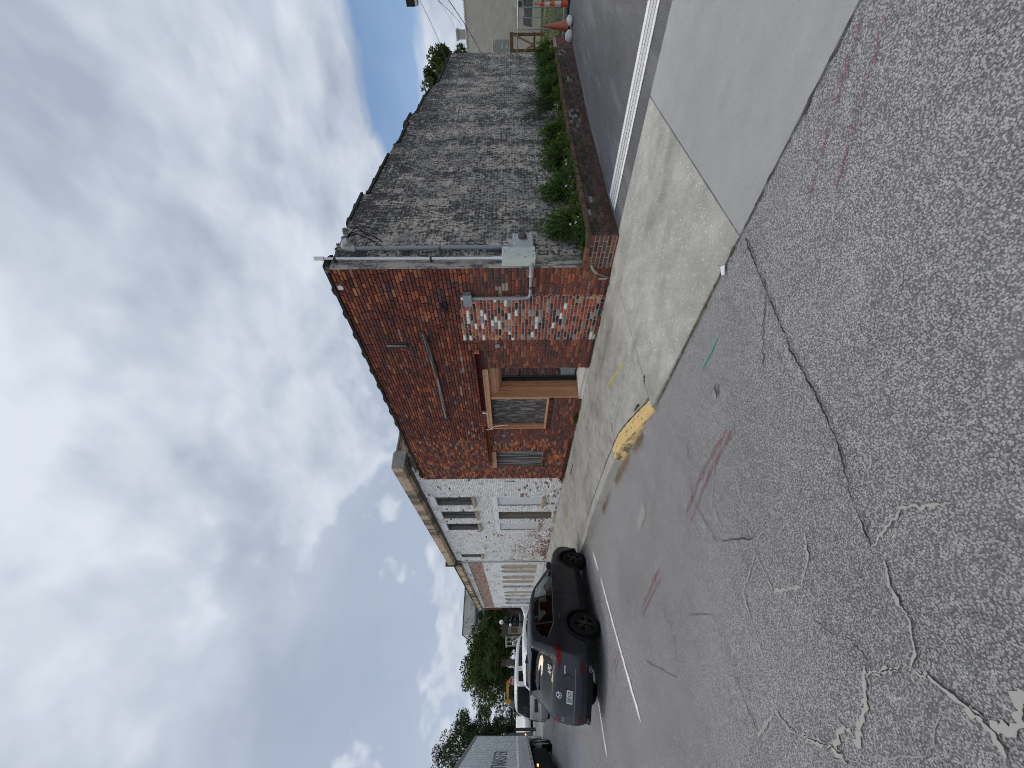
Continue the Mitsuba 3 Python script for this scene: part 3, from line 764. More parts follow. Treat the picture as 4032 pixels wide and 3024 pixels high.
# doorway: reveals, header, frame
OR = np.array([.52, .275, .15])
dw = key_of('doorway', bb)
d = MB()
d.box(-3.80, -3.765, -.004, .46, .0, 2.30, OR * .95).box(-3.765, -3.74, .17, .46, .02, 2.05, OR).box(-3.74, -3.715, .22, .30, .02, 2.02, OR * 1.05).box(-3.74, -3.70, .34, .45, .02, 1.99, OR * 1.05)
scene_key = d.put('jamb', bb, 'vc_satin', 'salmon painted stepped door jamb')
h = MB(); h.box(-3.765, -2.665, .10, .14, 2.07, 2.34, OR * .92).box(-3.765, -2.665, .14, .46, 2.02, 2.07, OR).box(-3.74, -2.665, .22, .30, 1.985, 2.02, OR * 1.05).box(-3.74, -2.665, .34, .45, 1.95, 2.02, OR * .9); h.put('door_head', bb, 'vc_satin')
f_ = MB(); f_.box(-5.27, -2.665, -.035, .0, 2.225, 2.355, OR, .004).box(-5.27, -2.665, -.05, .0, 2.315, 2.355, OR * 1.1, .004).box(-5.24, -2.665, .0, .12, 2.225, 2.30, OR * .8); f_.put('fascia_board', bb, 'vc_satin', 'salmon fascia board over the door and window')
MB().box(-3.70, -3.60, .455, .56, .02, 1.98, (.025, .026, .022)).put('gate_post', bb)
t = MB(); t.add(sheet(np.linspace(-3.86, -2.67, 9), np.linspace(-.06, .60, 7), lambda x, y: .075 + .02 * math.sin(7 * x) - .0 - (.16 if y < -.03 else 0)), (.52, .50, .46), 40); t.box(-3.86, -2.67, .0, .62, -.2, .06, (.5, .48, .44)); t.put('threshold', bb, 'vc', 'broken pale concrete threshold of the doorway')
# chain link gate behind the doorway
wire = MB()
for i in range(34):
    for s in (-1, 1):
        u0 = -3.62 + i * .06 - 1.0
        pts = []
        for v in np.linspace(.12, 1.93, 60):
            u = u0 + s * (v - .12) * .55 + (1.0 if s < 0 else 0)
            if -3.62 < u < -2.68: pts.append([u, .52, v])
        if len(pts) > 3: wire.tube([pts[0], pts[len(pts) // 2], pts[-1]], .0016, (.10, .10, .10), 3)
gt = put('chain_link', bb, trimesh.Trimesh(*wire.arrays()[:2], process=False), 'vc_metal', False, (.16, .16, .16), 'chain-link mesh gate inside the doorway')
fr = MB(); fr.tube([[-3.6, .52, .1], [-3.6, .52, 1.94]], .02, (.08, .08, .08)).tube([[-2.72, .52, .1], [-2.72, .52, 1.94]], .02, (.08, .08, .08)).tube([[-3.6, .52, .12], [-2.72, .52, .12]], .018, (.06, .06, .06)).tube([[-3.6, .52, 1.0], [-2.72, .52, 1.75]], .016, (.1, .1, .1)).tube([[-3.6, .52, 1.5], [-2.72, .52, 1.5]], .014, (.1, .1, .1)); fr.put('gate_frame', bb, 'vc_metal')
# first window
wk = MB(); wk.box(-5.25, -5.21, -.015, .16, .76, 2.225, OR, .004).box(-5.21, -5.16, .05, .17, .80, 2.225, OR * .95).box(-3.85, -3.80, .0, .16, .76, 2.225, OR * .9).box(-5.27, -3.80, -.02, .15, .765, .81, OR, .004); wk.put('window_frame', bb, 'vc_satin', 'salmon frame of the plywood window')
put('window_panel', bb, boxm(-5.17, -3.84, .10, .125, .80, 2.225), 'plywood', False, None, 'grey weathered plywood closing the wide window')
# second window
w2 = MB()
w2.box(-7.68, -6.62, -.03, .02, 2.19, 2.335, OR * .75, .004).put('window_head', bb, 'vc_satin')
for i in range(5):
    a = -7.655 + i * .203
    put('window_board', bb, boxm(a + .003, a + .198, .06 + .003 * (i % 2), .085, .765, 2.195), 'wood_gray')
# steel channel over the openings
def channel(x0, x1, z0, z1, c, lab):
    m = MB(); m.box(x1, x0, -.012, .0, min(z0, z1) - .0, max(z0, z1) + .105, c).box(x1, x0, -.075, -.012, max(z0, z1) + .093, max(z0, z1) + .105, c * .9).box(x1, x0, -.075, -.012, min(z0, z1), min(z0, z1) + .012, c * .9)
    for k in range(4): m.box(x1 + .002, x0 - .002, -.014, -.012, min(z0, z1) + .022 + k * .02, min(z0, z1) + .027 + k * .02, c * .6)
    m.put('steel_channel', bb, 'vc', lab)
channel(-2.04, -4.35, 2.362, 2.372, np.array([.085, .020, .016]), 'dark red steel channel over the doorway')
channel(-5.13, -7.32, 2.335, 2.340, np.array([.20, .065, .025]), 'rust-orange steel channel over the boarded window')
MB().box(-2.075, -2.03, -.085, .0, 2.37, 2.475, (.40, .18, .08)).put('channel_end', bb); MB().box(-4.37, -4.34, -.085, 0, 2.36, 2.46, (.7, .68, .66)).put('channel_end', bb)
for a, b, w_, d_ in (((-1.5, 3.445), (-2.72, 3.385), .07, .05), ((-2.72, 3.385), (-4.63, 3.425), .06, .05)):
    p = np.array([a, b]); t_ = unit(p[1] - p[0]); nn = np.array([-t_[1], t_[0]]) * w_ / 2
    put('old_beam', bb, extrude(sg.Polygon([p[0] + nn, p[1] + nn, p[1] - nn, p[0] - nn]), FR_F, -.012, d_ + .012), 'wood_gray_h', False, None, 'grey timber remnant fixed slanting across the brick front')
put('wood_block', bb, boxm(-1.925, -1.825, -.035, .0, 3.85, 4.27), 'wood_gray')
for x_, z_ in ((-1.909, 1.983), (-5.64, 1.924)):
    m = lathem([(0, -.02), (.055, -.02), (.06, -.01), (.06, .0)], 18, 'y'); m.apply_translation([x_, 0, z_]); m.vertices[:, 1] = -np.abs(m.vertices[:, 1]); put('anchor_plate', bb, m, 'vc_metal', 40, (.36, .40, .46))
m = lathem([(.0, .0), (.05, .0), (.05, .13), (.038, .13), (.036, .03), (0, .03)], 16, 'y'); m.vertices[:, 1] *= 1; m.apply_translation([-.29, -.13, 4.62]); put('vent_stub', bb, m, 'vc_metal', 40, (.5, .5, .5))
for q in ((-.82, 2.98), (-.9, 2.93), (-.78, 2.9)):
    m = trimesh.creation.icosphere(2, .05); m.vertices *= [1.2, .7, .8]; m.apply_translation([q[0], -.01, q[1]]); put('soot_lump', bb, m, 'vc', True, (.03, .028, .028))
c_ = MB()
c_.add(tubem(chaikin([[-5.2, -.05, 2.42], [-5.22, -.07, 2.34], [-5.17, -.05, 2.26], [-5.1, -.03, 2.2], [-5.06, -.02, 1.95], [-5.06, -.01, 1.80]], 2), .012), (.75, .75, .73), True).put('white_cable', bb)

# ---------------------------------------------------------------- service gear on the side wall
k = thing('electrical_cabinet', 'pale green steel electrical cabinet on the grey wall at the building corner', 'electrical box')
put('body', k, boxm(.003, .15, -.02 + .035, .345, 1.285, 1.84, .004), 'vc_satin', False, (.50, .55, .50))
put('door', k, boxm(.15, .168, .01, .348, 1.28, 1.832, .004), 'vc_satin', False, (.52, .57, .53))
q = MB(); rq = np.random.default_rng(2)
for i in range(46):
    a, b = rq.uniform(.03, .32), rq.uniform(1.3, 1.8); q.box(.168, .1692, a, a + rq.uniform(.005, .03), b, b + rq.uniform(.006, .03), np.array([.30, .36, .36]) * rq.uniform(.8, 1.5))
labels[q.put('scuffs', k)] = {'kind': 'stuff'}
MB().box(.168, .1695, .03, .11, 1.70, 1.80, (.6, .62, .62)).put('sticker', k)
MB().box(.168, .172, .20, .225, 1.275, 1.31, (.20, .07, .03)).put('rust_spot', k)
k = thing('electric_meter', 'grey meter socket with round glass beside the pale green cabinet', 'electric meter')
put('box', k, boxm(.003, .10, .455, .86, 1.30, 1.66, .006), 'vc_satin', False, (.40, .43, .46))
m = lathem([(.095, .0), (.095, .02), (.082, .022), (.082, .0)], 28, 'x'); m.apply_translation([.10, .715, 1.485]); put('ring', k, m, 'vc_metal', 40, (.6, .6, .6))
m = lathem([(.081, .0), (.079, .05), (.06, .07), (0, .075)], 28, 'x'); m.apply_translation([.10, .715, 1.485]); put('glass', k, m, 'vc_satin', 40, (.07, .065, .05))
put('label_plate', k, boxm(.10, .102, .50, .56, 1.61, 1.64), 'vc', False, (.6, .6, .62))
k = thing('service_mast', 'grey conduit mast with weatherhead and looping black wires on the side wall', 'conduit')
MB().tube([[.075, .48, 1.66], [.075, .475, 3.0], [.075, .465, 4.42]], .034, (.25, .29, .33), 12).put('pipe', k, 'vc_satin')
m = MB(); m.add(tubem(chaikin([[.075, .465, 4.38], [.08, .465, 4.5], [.11, .47, 4.57], [.17, .49, 4.55], [.21, .50, 4.47]], 2), [.05] * 17 if False else .055, 12), (.42, .42, .40), True); m.put('weatherhead', k, 'vc_satin')
for i, (yy, zz, l) in enumerate(((.62, 4.50, .2), (.72, 4.44, .3), (.56, 4.38, .26), (.85, 4.34, .4), (.60, 4.3, .3))):
    MB().add(tubem(chaikin([[.2, .51, 4.50], [.24, .55 + .1 * i, 4.52 - .02 * i], [.22, yy + .08, 4.40 - .04 * i], [.16, yy + .05, 4.2 - .05 * i], [.1, yy - .02, 4.08 - .04 * i]], 2), .006, 6), (.015, .015, .015), True).put('wire', k)
for z_ in (2.9, 3.9): MB().box(.0, .115, .44, .455, z_, z_ + .04, (.4, .4, .4)).box(.0, .115, .51, .52, z_, z_ + .04, (.4, .4, .4)).put('strap', k, 'vc_metal')
k = thing('white_pipe', 'white plastic pipe rising from the cabinet past the roof edge', 'pipe')
MB().tube([[.06, .18, 1.84], [.06, .178, 2.5], [.06, .19, 3.6], [.06, .205, 4.86]], .021, (.74, .77, .82), 12).put('pipe', k, 'vc_satin')
m = MB(); m.tube([[.06, .205, 4.86], [.06, .21, 5.02]], .036, (.74, .74, .70), 12); m.put('cap', k, 'vc_satin')
MB().tube([[.06, .18, 1.84], [.06, .18, 1.99]], .027, (.76, .79, .84), 12).put('coupling', k, 'vc_satin')
for z_ in (3.03, 4.66): MB().box(-.004, .085, .155, .215, z_, z_ + .03, (.05, .05, .05)).put('clip', k)
k = thing('bent_conduit', 'grey conduit bending from the cabinet round the brick corner to a junction box', 'conduit')
path = np.vstack([[[.06, .03, 1.335], [-.0, -.045, 1.345]], [[-.06, -.05, 1.35], [-.30, -.05, 1.35]], chaikin([[-.40, -.05, 1.35], [-.615, -.05, 1.35], [-.615, -.05, 1.56]], 3), [[-.617, -.05, 2.2], [-.62, -.05, 2.41]]])
MB().add(tubem(path, .028, 12), (.30, .33, .35), True).put('pipe', k, 'vc_satin')
for a_, r_, c__ in (([[.02, .0, 1.34], [-.16, -.05, 1.348]], .04, (.42, .43, .42)), ([[-.36, -.05, 1.35], [-.40, -.05, 1.35]], .036, (.08, .04, .03)), ([[-.615, -.05, 1.62], [-.615, -.05, 1.68]], .034, (.3, .35, .4))): MB().tube(a_, r_, c__, 10).put('coupling', k, 'vc_satin')
k = thing('junction_box', 'small blue-grey metal junction box on the red bricks', 'electrical box')
put('box', k, boxm(-.735, -.50, -.11, .0, 2.40, 2.545, .004), 'vc_satin', False, (.20, .235, .27)); put('lid', k, boxm(-.74, -.495, -.122, -.11, 2.395, 2.55, .003), 'vc_satin', False, (.23, .27, .31))
k = thing('broken_pipe', 'short broken pipe end sticking out low at the brick corner', 'pipe')
MB().tube([[.06, -.045, .36], [-.03, -.05, .31], [-.1, -.05, .24]], .022, (.32, .30, .27), 8).tube([[-.1, -.05, .24], [-.16, -.05, .10], [-.19, -.05, .02]], .012, (.2, .19, .18), 6).put('pipe', k)
MB().tube([[-.2, -.06, .05], [-.21, -.05, .20]], .011, (.45, .44, .42), 6).put('stub', k)
# ---------------------------------------------------------------- the white painted brick building
WY = .10
FR_W = ((0, WY, 0), (1, 0, 0), (0, 0, 1), (0, -1, 0))
wb = thing('white_brick_building', 'two-storey building of flaking white painted brick with a stained tan cornice', 'building')
WH = [(-11.50, -10.60, 3.30, 4.74), (-13.11, -12.21, 3.30, 4.74), (-14.79, -13.85, 3.30, 4.74), (-11.60, -10.66, .56, 2.31), (-13.24, -12.32, -.02, 2.31), (-14.86, -13.92, .56, 2.31), (-19.99, -19.27, 3.54, 4.68), (-9.17, -9.08, 1.60, 1.91)]
ww = put('front_wall', wb, extrude(sg.Polygon([(-20.82, -.5), (-7.93, -.5), (-7.93, 5.15), (-20.82, 5.15)], [[(a, c), (b, c), (b, d), (a, d)] for a, b, c, d in WH]), FR_W, -.40, -.012), 'vc', False, (.24, .235, .225))
R = lay(-20.81, -7.932, [(z, z + .0665) for z in np.arange(-.32, 5.12, .0665)], WH, length=.215, joint=.010, seed=31)
ux, uz = R[:, :2].mean(1), R[:, 2:].mean(1); n = len(R); r3 = np.random.default_rng(32)
lowness = np.clip((1.6 - uz) / 1.9, 0, 1); cl = meshkit.fbm(np.c_[ux * .9, uz * 1.6, uz * 0], 3, 8)
corner = np.exp(-((ux + 18.6) / 1.6) ** 2) * np.clip((2.3 - uz) / 2.2, 0, 1)
pr = .006 + .34 * np.clip((cl - .57) * 5, 0, 1) * (.35 + lowness) + .20 * lowness ** 2 + .75 * corner ** 1.3 + .05 * np.clip((uz - 4.75) / .3, 0, 1)
bare = r3.uniform(size=n) < pr
col = np.array([.80, .805, .79]) * r3.uniform(.86, 1.08, (n, 1)) * (1 - .25 * np.clip(cl - .55, 0, .3)[:, None])
col[bare] = np.array([[.26, .12, .09], [.20, .15, .13], [.34, .24, .20], [.16, .06, .045]])[r3.integers(0, 4, bare.sum())]
half = (~bare) & (r3.uniform(size=n) < .14 + .25 * lowness); col[half] *= np.array([.80, .77, .74])
V, F = brick_verts(R, FR_W, np.where(bare, -.004, 0.), -.03, .006, 33)
cc = np.repeat(col[:, None], 12, 1); chip = (r3.uniform(size=(n, 12)) < .05 + .10 * lowness[:, None]) & ~bare[:, None]; cc[chip] *= np.array([.55, .42, .38])
d = np.linalg.norm(V[:, 8] - CAM, axis=1); order = np.argsort(d)
emit_bricks(V, F, col, ww)
put('side_wall', wb, boxm(-8.30, -7.935, .512, 12., 4.2, 5.62), 'red_far', False, None, 'bare red side wall rising above the lower roof')
put('side_coping', wb, boxm(-8.36, -7.88, .45, 12., 5.62, 5.68, .01), 'kerb_tex')
put('cornice', wb, extrude(sg.Polygon([(.40, 5.15), (-.02, 5.15), (-.12, 5.19), (-.15, 5.22), (-.15, 5.556), (.40, 5.60)]), ((0, 0, 0), (0, 1, 0), (0, 0, 1), (1, 0, 0)), -20.85, -7.43), 'cornice_tex', 20, None, 'tan cornice band with black weather stains')
put('cornice_end', wb, boxm(-7.428, -7.40, -.13, .46, 5.16, 5.555, .005), 'kerb_tex')
put('dark_course', wb, boxm(-20.8, -7.45, .04, .09, 5.07, 5.15), 'vc', False, (.10, .10, .09))  # dark strip running just below the cornice
put('cornice_step', wb, boxm(-20.95, -20.80, -.20, .40, 5.10, 5.75, .01), 'vc', False, (.10, .085, .07))
put('downspout', wb, tubem([[-20.87, .03, 5.1], [-20.87, .03, -.2]], .03, 8), 'vc', 40, (.30, .29, .27))
TAN = (.40, .33, .24)
for i, (a, b, c, d_) in enumerate(WH[:7]):
    tall = i == 4
    if i != 4:
        put('window_sill', wb, boxm(a - .09, b + .07, .02, WY + .10, c - .12, c, .006), 'vc', False, TAN)
    if i < 3: put('window_panel', wb, boxm(a, b, WY + .17, WY + .20, c, d_), 'wood_gray', False, None, 'dark weathered board filling an upper window')
    elif i in (3, 5): put('window_panel', wb, boxm(a, b, WY + .05, WY + .08, c, d_), 'white_wood', False, None, 'white painted boards filling a ground floor window')
    elif i == 4:
        put('door', wb, boxm(a + .12, b - .04, WY + .26, WY + .30, .0, 2.0), 'vc_satin', False, (.21, .185, .14), 'tan narrow door set deep in the white wall')
        put('door_frame', wb, MBm([(a, a + .12, WY + .14, WY + .32, -.02, 2.31), (b - .04, b, WY + .14, WY + .32, -.02, 2.31), (a + .12, b - .04, WY + .14, WY + .32, 2.0, 2.06), (a + .12, b - .04, WY + .22, WY + .32, 2.06, 2.31)]) if False else boxm(a, a + .12, WY + .14, WY + .32, -.02, 2.31), 'vc_satin', False, (.27, .24, .18))
        put('transom', wb, boxm(a + .12, b, WY + .2, WY + .30, 2.0, 2.31), 'vc_satin', False, (.24, .21, .16))
        put('door_step', wb, boxm(a - .05, b + .05, -.05, WY + .30, -.25, .0, .008), 'vc', False, (.38, .35, .30))
    else: put('window_panel', wb, boxm(a, b, WY + .14, WY + .17, c, d_), 'vc', False, (.20, .14, .09))
    if i < 6: put('lintel', wb, boxm(a - .08, b + .08, WY - .004, WY + .14, d_, d_ + .22), 'vc', False, (.76, .78, .77))

# ---------------------------------------------------------------- the arched white building beyond
ab = thing('arched_white_building', 'long white building with filled narrow arches and a red brick frieze', 'building')
AR = [(-23.06, -21.92), (-24.30, -23.28), (-26.27, -25.13), (-27.78, -26.66), (-29.60, -28.75), (-32.27, -31.20), (-33.77, -32.80), (-36.2, -34.35), (-38.25, -36.45)]


def arch(a, b, z0, z1, k=8):
    r = (b - a) / 2; c = (a + b) / 2; h = min(.42, r * .8)
    return [(a, z0), (b, z0)] + [(c + r * math.cos(t), z1 - h + h * math.sin(t)) for t in np.linspace(0, math.pi, k)]


put('front_wall', ab, extrude(sg.Polygon([(-39.4, -.6), (-20.84, -.6), (-20.84, 4.86), (-40.4, 4.86), (-40.4, 2.95), (-39.4, 2.95)], [arch(a, b, .18, 2.50) for a, b in AR] + [[(-40.1, 3.62), (-21.25, 3.60), (-21.15, 4.48), (-40.1, 4.58)]]), FR_W, -.4, .0), 'white_far')
put('frieze', ab, boxm(-40.2, -21.1, WY + .04, WY + .2, 3.5, 4.7), 'red_far', False, None, 'bare red brick frieze panel under the cornice')
for i, (a, b) in enumerate(AR):
    dk = i in (4,); c = (.10, .09, .10) if dk else (.40, .34, .26) if i < 7 else (.46, .44, .45)
    put('arch_infill', ab, boxm(a - .05, b + .05, WY + (.22 if dk else .06 if i < 7 else .15), WY + .36, .1, 2.55), 'vc', False, c)
put('cornice', ab, extrude(sg.Polygon([(.4, 4.86), (0, 4.86), (-.08, 4.90), (-.10, 4.92), (-.10, 5.26), (.4, 5.30)]), ((0, 0, 0), (0, 1, 0), (0, 0, 1), (1, 0, 0)), -40.3, -20.96), 'cornice_tex', 20)
put('roof_edge', ab, boxm(-40.35, -20.96, -.14, .4, 5.26, 5.31, .01), 'vc', False, (.06, .055, .05))
put('downspout', ab, tubem([[-40.45, .0, 5.2], [-40.45, .0, 2.9]], .05, 8), 'vc', 40, (.22, .11, .07))
put('end_wall', ab, boxm(-40.4, -40.1, .1, 12, -.5, 4.85), 'white_far')

# ---------------------------------------------------------------- planter
pl = thing('brick_planter', 'low dark sooty brick planter against the foot of the grey wall', 'planter')
PT = lambda y: np.interp(y, [0, 1.5, 2.55, 4.2, 11.6, 12.2], [.495, .462, .432, .407, .185, .17])
FR_P = ((.585, 0, 0), (0, 1, 0), (0, 0, 1), (1, 0, 0))
FR_E = ((0, -.02, 0), (1, 0, 0), (0, 0, 1), (0, -1, 0))
core = MB(); core.add(shear_tile([(.44, -.75), (.44, -.07), (.572, -.07), (.572, -.75)], -.005, 12.1, PT(0), PT(12.1), 1.), (.10, .09, .08))
pc = core.put('wall', pl)
put('end_wall', pl, boxm(.005, .572, -.008, .10, -.12, .43), 'vc', False, (.30, .29, .26), 'end wall with thick smeared mortar')
R = lay(.0, 10.72, [(-.07 - (i + 1) * .0665, -.07 - i * .0665) for i in range(9)], length=.20, joint=.009, seed=41)
V, F = brick_verts(R, FR_P, 0., -.05, .005, 42); V[..., 2] += PT(V[..., 1]); n = len(R); r4 = np.random.default_rng(43)
cl = meshkit.fbm(np.c_[R[:, 0] * 1.6, R[:, 2] * 5, R[:, 0] * 0], 3, 9); dep = -R[:, 2]
col = np.array([[.055, .047, .041], [.072, .056, .047], [.042, .038, .035], [.082, .060, .050]])[r4.integers(0, 4, n)] * r4.uniform(.7, 1.25, (n, 1))
lime = (cl > .52) & (dep > .12) & (dep < .36) & (r4.uniform(size=n) < .6); col[lime] = np.array([.15, .14, .13]) * r4.uniform(.5, 1.5, (lime.sum(), 1))
redl = (dep > .33) & (cl < .6); col[redl] = np.array([.082, .052, .045]) * r4.uniform(.7, 1.3, (redl.sum(), 1))
emit_bricks(V, F, col, pc)
R = lay(.0, .583, [(.43 - (i + 1) * .0665, .43 - i * .0665) for i in range(7)], length=.20, joint=.021, seed=44)
V, F = brick_verts(R, FR_E, .0, -.03, .005, 45); r4 = np.random.default_rng(46)
emit_bricks(V, F, np.array([[.15, .055, .04], [.11, .045, .036], [.19, .08, .055], [.10, .07, .06]])[r4.integers(0, 4, len(R))] * r4.uniform(.7, 1.2, (len(R), 1)), pl, name='end_brick')
# cap bricks laid across the wall
yy = np.arange(-.03, 12.05, .104); cap = []
for i, y in enumerate(yy):
    z = PT(y)
    m = boxm(.39, .605, y + .004, y + .099, z - .065 + r4.normal(0, .002), z + r4.normal(0, .003), .006); cap.append((m, np.array([.115, .080, .052]) * r4.uniform(.65, 1.3)))
for m, c in cap: put('cap_brick', pl, m, 'vc', False, c)
for i in range(3): put('end_cap_brick', pl, boxm(.01 + i * .127, .13 + i * .127, -.035, .08, .432, .492, .006), 'vc', False, np.array([.17, .075, .05]) * r4.uniform(.8, 1.2))
R = lay(10.73, 12.1, [(-.07 - (i + 1) * .0665, -.07 - i * .0665) for i in range(8)], length=.21, joint=.014, seed=47); V, F = brick_verts(R, ((.63, 0, 0), (0, 1, 0), (0, 0, 1), (1, 0, 0)), 0, -.03, .005, 48); V[..., 2] += PT(V[..., 1])
put('pier', pl, shear_tile([(.45, -.75), (.45, .0), (.618, .0), (.618, -.75)], 10.73, 12.1, PT(10.73), PT(12.1), 1.), 'vc', False, (.30, .25, .21)); emit_bricks(V, F, np.array([.11, .055, .045]) * r4.uniform(.6, 1.4, (len(R), 1)), pl, name='pier_brick')
struct('planter_soil', 'dark bark mulch filling the brick planter', 'stuff')
so = sheet(np.linspace(.005, .45, 8), np.linspace(.06, 12.1, 140), lambda x, y: float(PT(y)) - .075 + .035 * float(meshkit.noise(np.array([x * 20, y * 20, 0.]))) + (.12 * max(0, .3 - x) if y < 1 else 0))
scene['planter_soil'] = mikit.ply(so, 'soil', smooth=True)


# ---------------------------------------------------------------- plants
def leaves(P, D, L, W, col, r, fold=.25, jit=.35):
    """leaf blades at P along D: four corners, folded on the midrib"""
    n = len(P); D = D / (np.linalg.norm(D, axis=1)[:, None] + 1e-9); S = np.cross(D, r.normal(0, 1, (n, 3))); S /= np.linalg.norm(S, axis=1)[:, None] + 1e-9
    N = np.cross(S, D); L = L * r.uniform(.6, 1.25, (n, 1)); W = W * r.uniform(.7, 1.2, (n, 1))
    a = P; b = P + D * L * .45 + S * W / 2 + N * W * fold; c = P + D * L; d = P + D * L * .45 - S * W / 2 + N * W * fold
    v = np.stack([a, b, c, d], 1).reshape(-1, 3); f = (np.arange(n)[:, None] * 4 + np.array([0, 1, 2, 0, 2, 3])).reshape(-1, 3)
    c_ = np.asarray(col)
    c_ = np.repeat(np.broadcast_to(c_, (n, 3)) * r.uniform(1 - jit, 1 + jit, (n, 1)), 4, 0)
    return v, f, c_


def put_leaves(name, parent, parts, kind=True):
    k0 = 0; vs, fs, cs = [], [], []
    for v, f, c in parts: vs.append(v); fs.append(f + k0); cs.append(c); k0 += len(v)
    k = put(name, parent, trimesh.Trimesh(np.vstack(vs), np.vstack(fs), process=False), 'leaf', False, np.vstack(cs))
    if kind: labels[k] = {'kind': 'stuff'}
    return k


def shrub(y, x, zt, rad, lab, seed, dens=1.):
    r = np.random.default_rng(seed); k = thing('evergreen_shrub', lab, 'shrub', 'dark green shrubs along the grey wall'); z0 = float(PT(y)) - .05
    nt = int(150 * dens); c = np.array([x, y, z0 + .08]); parts = []; tw = MB()
    for i in range(nt):
        d = unit(r.normal(0, 1, 3) * [1, 1, .6] + [0.1, 0, .75]); h = (zt - z0 - .02)
        tip = c + d * np.array([rad, rad * .86, h]) * r.uniform(.72, 1.12)
        if tip[0] < .03: tip[0] = .03 + r.uniform(0, .06)
        if i % 5 == 0: tw.tube([c, (c + tip) / 2 + r.normal(0, .01, 3), tip], [.007, .005, .002], (.06, .045, .03), 4)
        m = 22; t = r.uniform(.35, 1.0, m); P = c + (tip - c) * t[:, None] + r.normal(0, .016, (m, 3)); D = unit(tip - c)[None] * .8 + r.normal(0, .55, (m, 3)) + [0, 0, .25]
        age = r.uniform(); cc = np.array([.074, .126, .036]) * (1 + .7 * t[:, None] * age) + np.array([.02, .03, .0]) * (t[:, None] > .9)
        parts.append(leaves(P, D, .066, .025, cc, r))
    tw.put('stem', k); put_leaves('foliage', k, parts)


for i, (y, zt, rad, lab) in enumerate([(.87, 1.14, .33, 'dark green shrub nearest to the meter box, with one long shoot'), (2.2, 1.08, .37, 'second dark green shrub from the meter box, beside purple flowers'),
                                       (3.55, 1.0, .36, 'third dark green shrub from the meter box'), (4.72, .98, .34, 'dark green shrub just before the wispy tall plant'),
                                       (7.9, .88, .40, 'dark green shrub just beyond the wispy tall plant'), (9.0, .84, .40, 'second dark green shrub beyond the wispy plant'),
                                       (10.35, .80, .42, 'last but one dark green shrub in the planter'), (11.8, .84, .40, 'farthest dark green shrub, at the end of the planter')]):
    shrub(y, .24, zt, rad, lab, 60 + i)
r5 = np.random.default_rng(70)
k = thing('wispy_plant', 'tall feathery plant rising above the other planter shrubs', 'plant')
parts = []; tw = MB()
for i in range(46):
    az = r5.uniform(0, 6.28); sp = r5.uniform(.1, .62); tip = np.array([max(.05, .26 + .5 * sp * math.cos(az)), 6.62 + sp * math.sin(az) * 1.25, r5.uniform(.85, 1.62) - .35 * sp])
    b = np.array([.26, 6.62, .30]); mid = (b + tip) / 2 + [0, 0, .14]; q = chaikin([b, mid, tip], 2); tw.tube(q, np.linspace(.006, .0015, len(q)), (.05, .06, .03), 4)
    m = 60; t = r5.uniform(.3, 1., m); P = np.stack([np.interp(t * (len(q) - 1), np.arange(len(q)), q[:, j]) for j in range(3)], 1) + r5.normal(0, .02, (m, 3)); parts.append(leaves(P, r5.normal(0, 1, (m, 3)) + [0, 0, .3], .055, .009, (.05, .085, .035), r5))
tw.put('stem', k); put_leaves('foliage', k, parts)
LOW = [(.30, 'broad-leaved rosette at the near end of the planter', None), (.60, 'yellow-green low plant with white flowers near the planter end', 'w'), (.98, 'low plant with pink flowers below the nearest shrub', 'p'), (1.45, 'low leafy plant with bare mulch before it, between the first two shrubs', None),
       (1.95, 'low plant with white and purple flowers below the second shrub', 'v'), (2.75, 'low pale green plant with one white bloom after the second shrub', 'w'), (3.15, 'low bronze-tipped plant before the third shrub', None), (4.15, 'bushy low plant between the third and fourth shrubs', 'y'),
       (5.35, 'low plant after the fourth shrub', None), (6.1, 'low plant at the foot of the wispy plant', 'w'), (7.2, 'low plant right behind the wispy plant', None), (8.4, 'low plant between the two middle far shrubs', None), (9.7, 'low plant near the far shrubs', None), (11.1, 'low plant with white blooms near the planter end pier', 'w')]
for i, (y, lab, fl) in enumerate(LOW):
    r = np.random.default_rng(90 + i); k = thing('flowering_plant', lab, 'plant', 'low bedding plants in the planter'); z0 = float(PT(y)) - .05; parts = []; c = np.array([.38, y, z0]); tw = MB()
    for s in range(34):
        d = unit(r.normal(0, 1, 3) * [.8, 1, .4] + [.15, 0, .55]); tip = c + d * np.array([.21, .33, .33]) * r.uniform(.6, 1.1); m = 9; t = r.uniform(.3, 1, m)
        if s % 4 == 0: tw.tube([c, tip], [.004, .002], (.05, .06, .03), 4)
        base = np.array([.135, .185, .052]) if i != 1 else np.array([.15, .17, .03]); base = np.array([.05, .10, .03]) if i == 0 else base
        parts.append(leaves(c + (tip - c) * t[:, None] + r.normal(0, .015, (m, 3)), d[None] * .5 + r.normal(0, .6, (m, 3)) + [0.1, 0, .25], .062 if i else .085, .033 if i else .05, base, r, .12))
    tw.put('stem', k); put_leaves('foliage', k, parts)
    if fl:
        for j in range({'w': 3, 'p': 2, 'v': 3, 'y': 1}[fl]):
            fc = {'w': (.80, .80, .80), 'p': (.60, .06, .20), 'v': (.30, .17, .55) if j != 1 else (.8, .8, .8), 'y': (.6, .5, .1)}[fl]; P = c + np.array([r.uniform(.0, .16), r.uniform(-.16, .16), r.uniform(.13, .26)])
            a = np.linspace(0, 2 * math.pi, 6)[:-1]; nn = unit([.8, -.5, .6]); u = unit(np.cross(nn, [0, 0, 1])); w = np.cross(nn, u); m = MB()
            for t in a:
                d = u * math.cos(t) + w * math.sin(t); e = np.cross(nn, d); v = np.array([P, P + d * .015 + e * .009, P + d * .024, P + d * .015 - e * .009]); m.add((v, [[0, 1, 2], [0, 2, 3]]), fc)
            m.put('bloom', k, 'leaf')
# fig-like sprouts on the wall head and the tree behind it


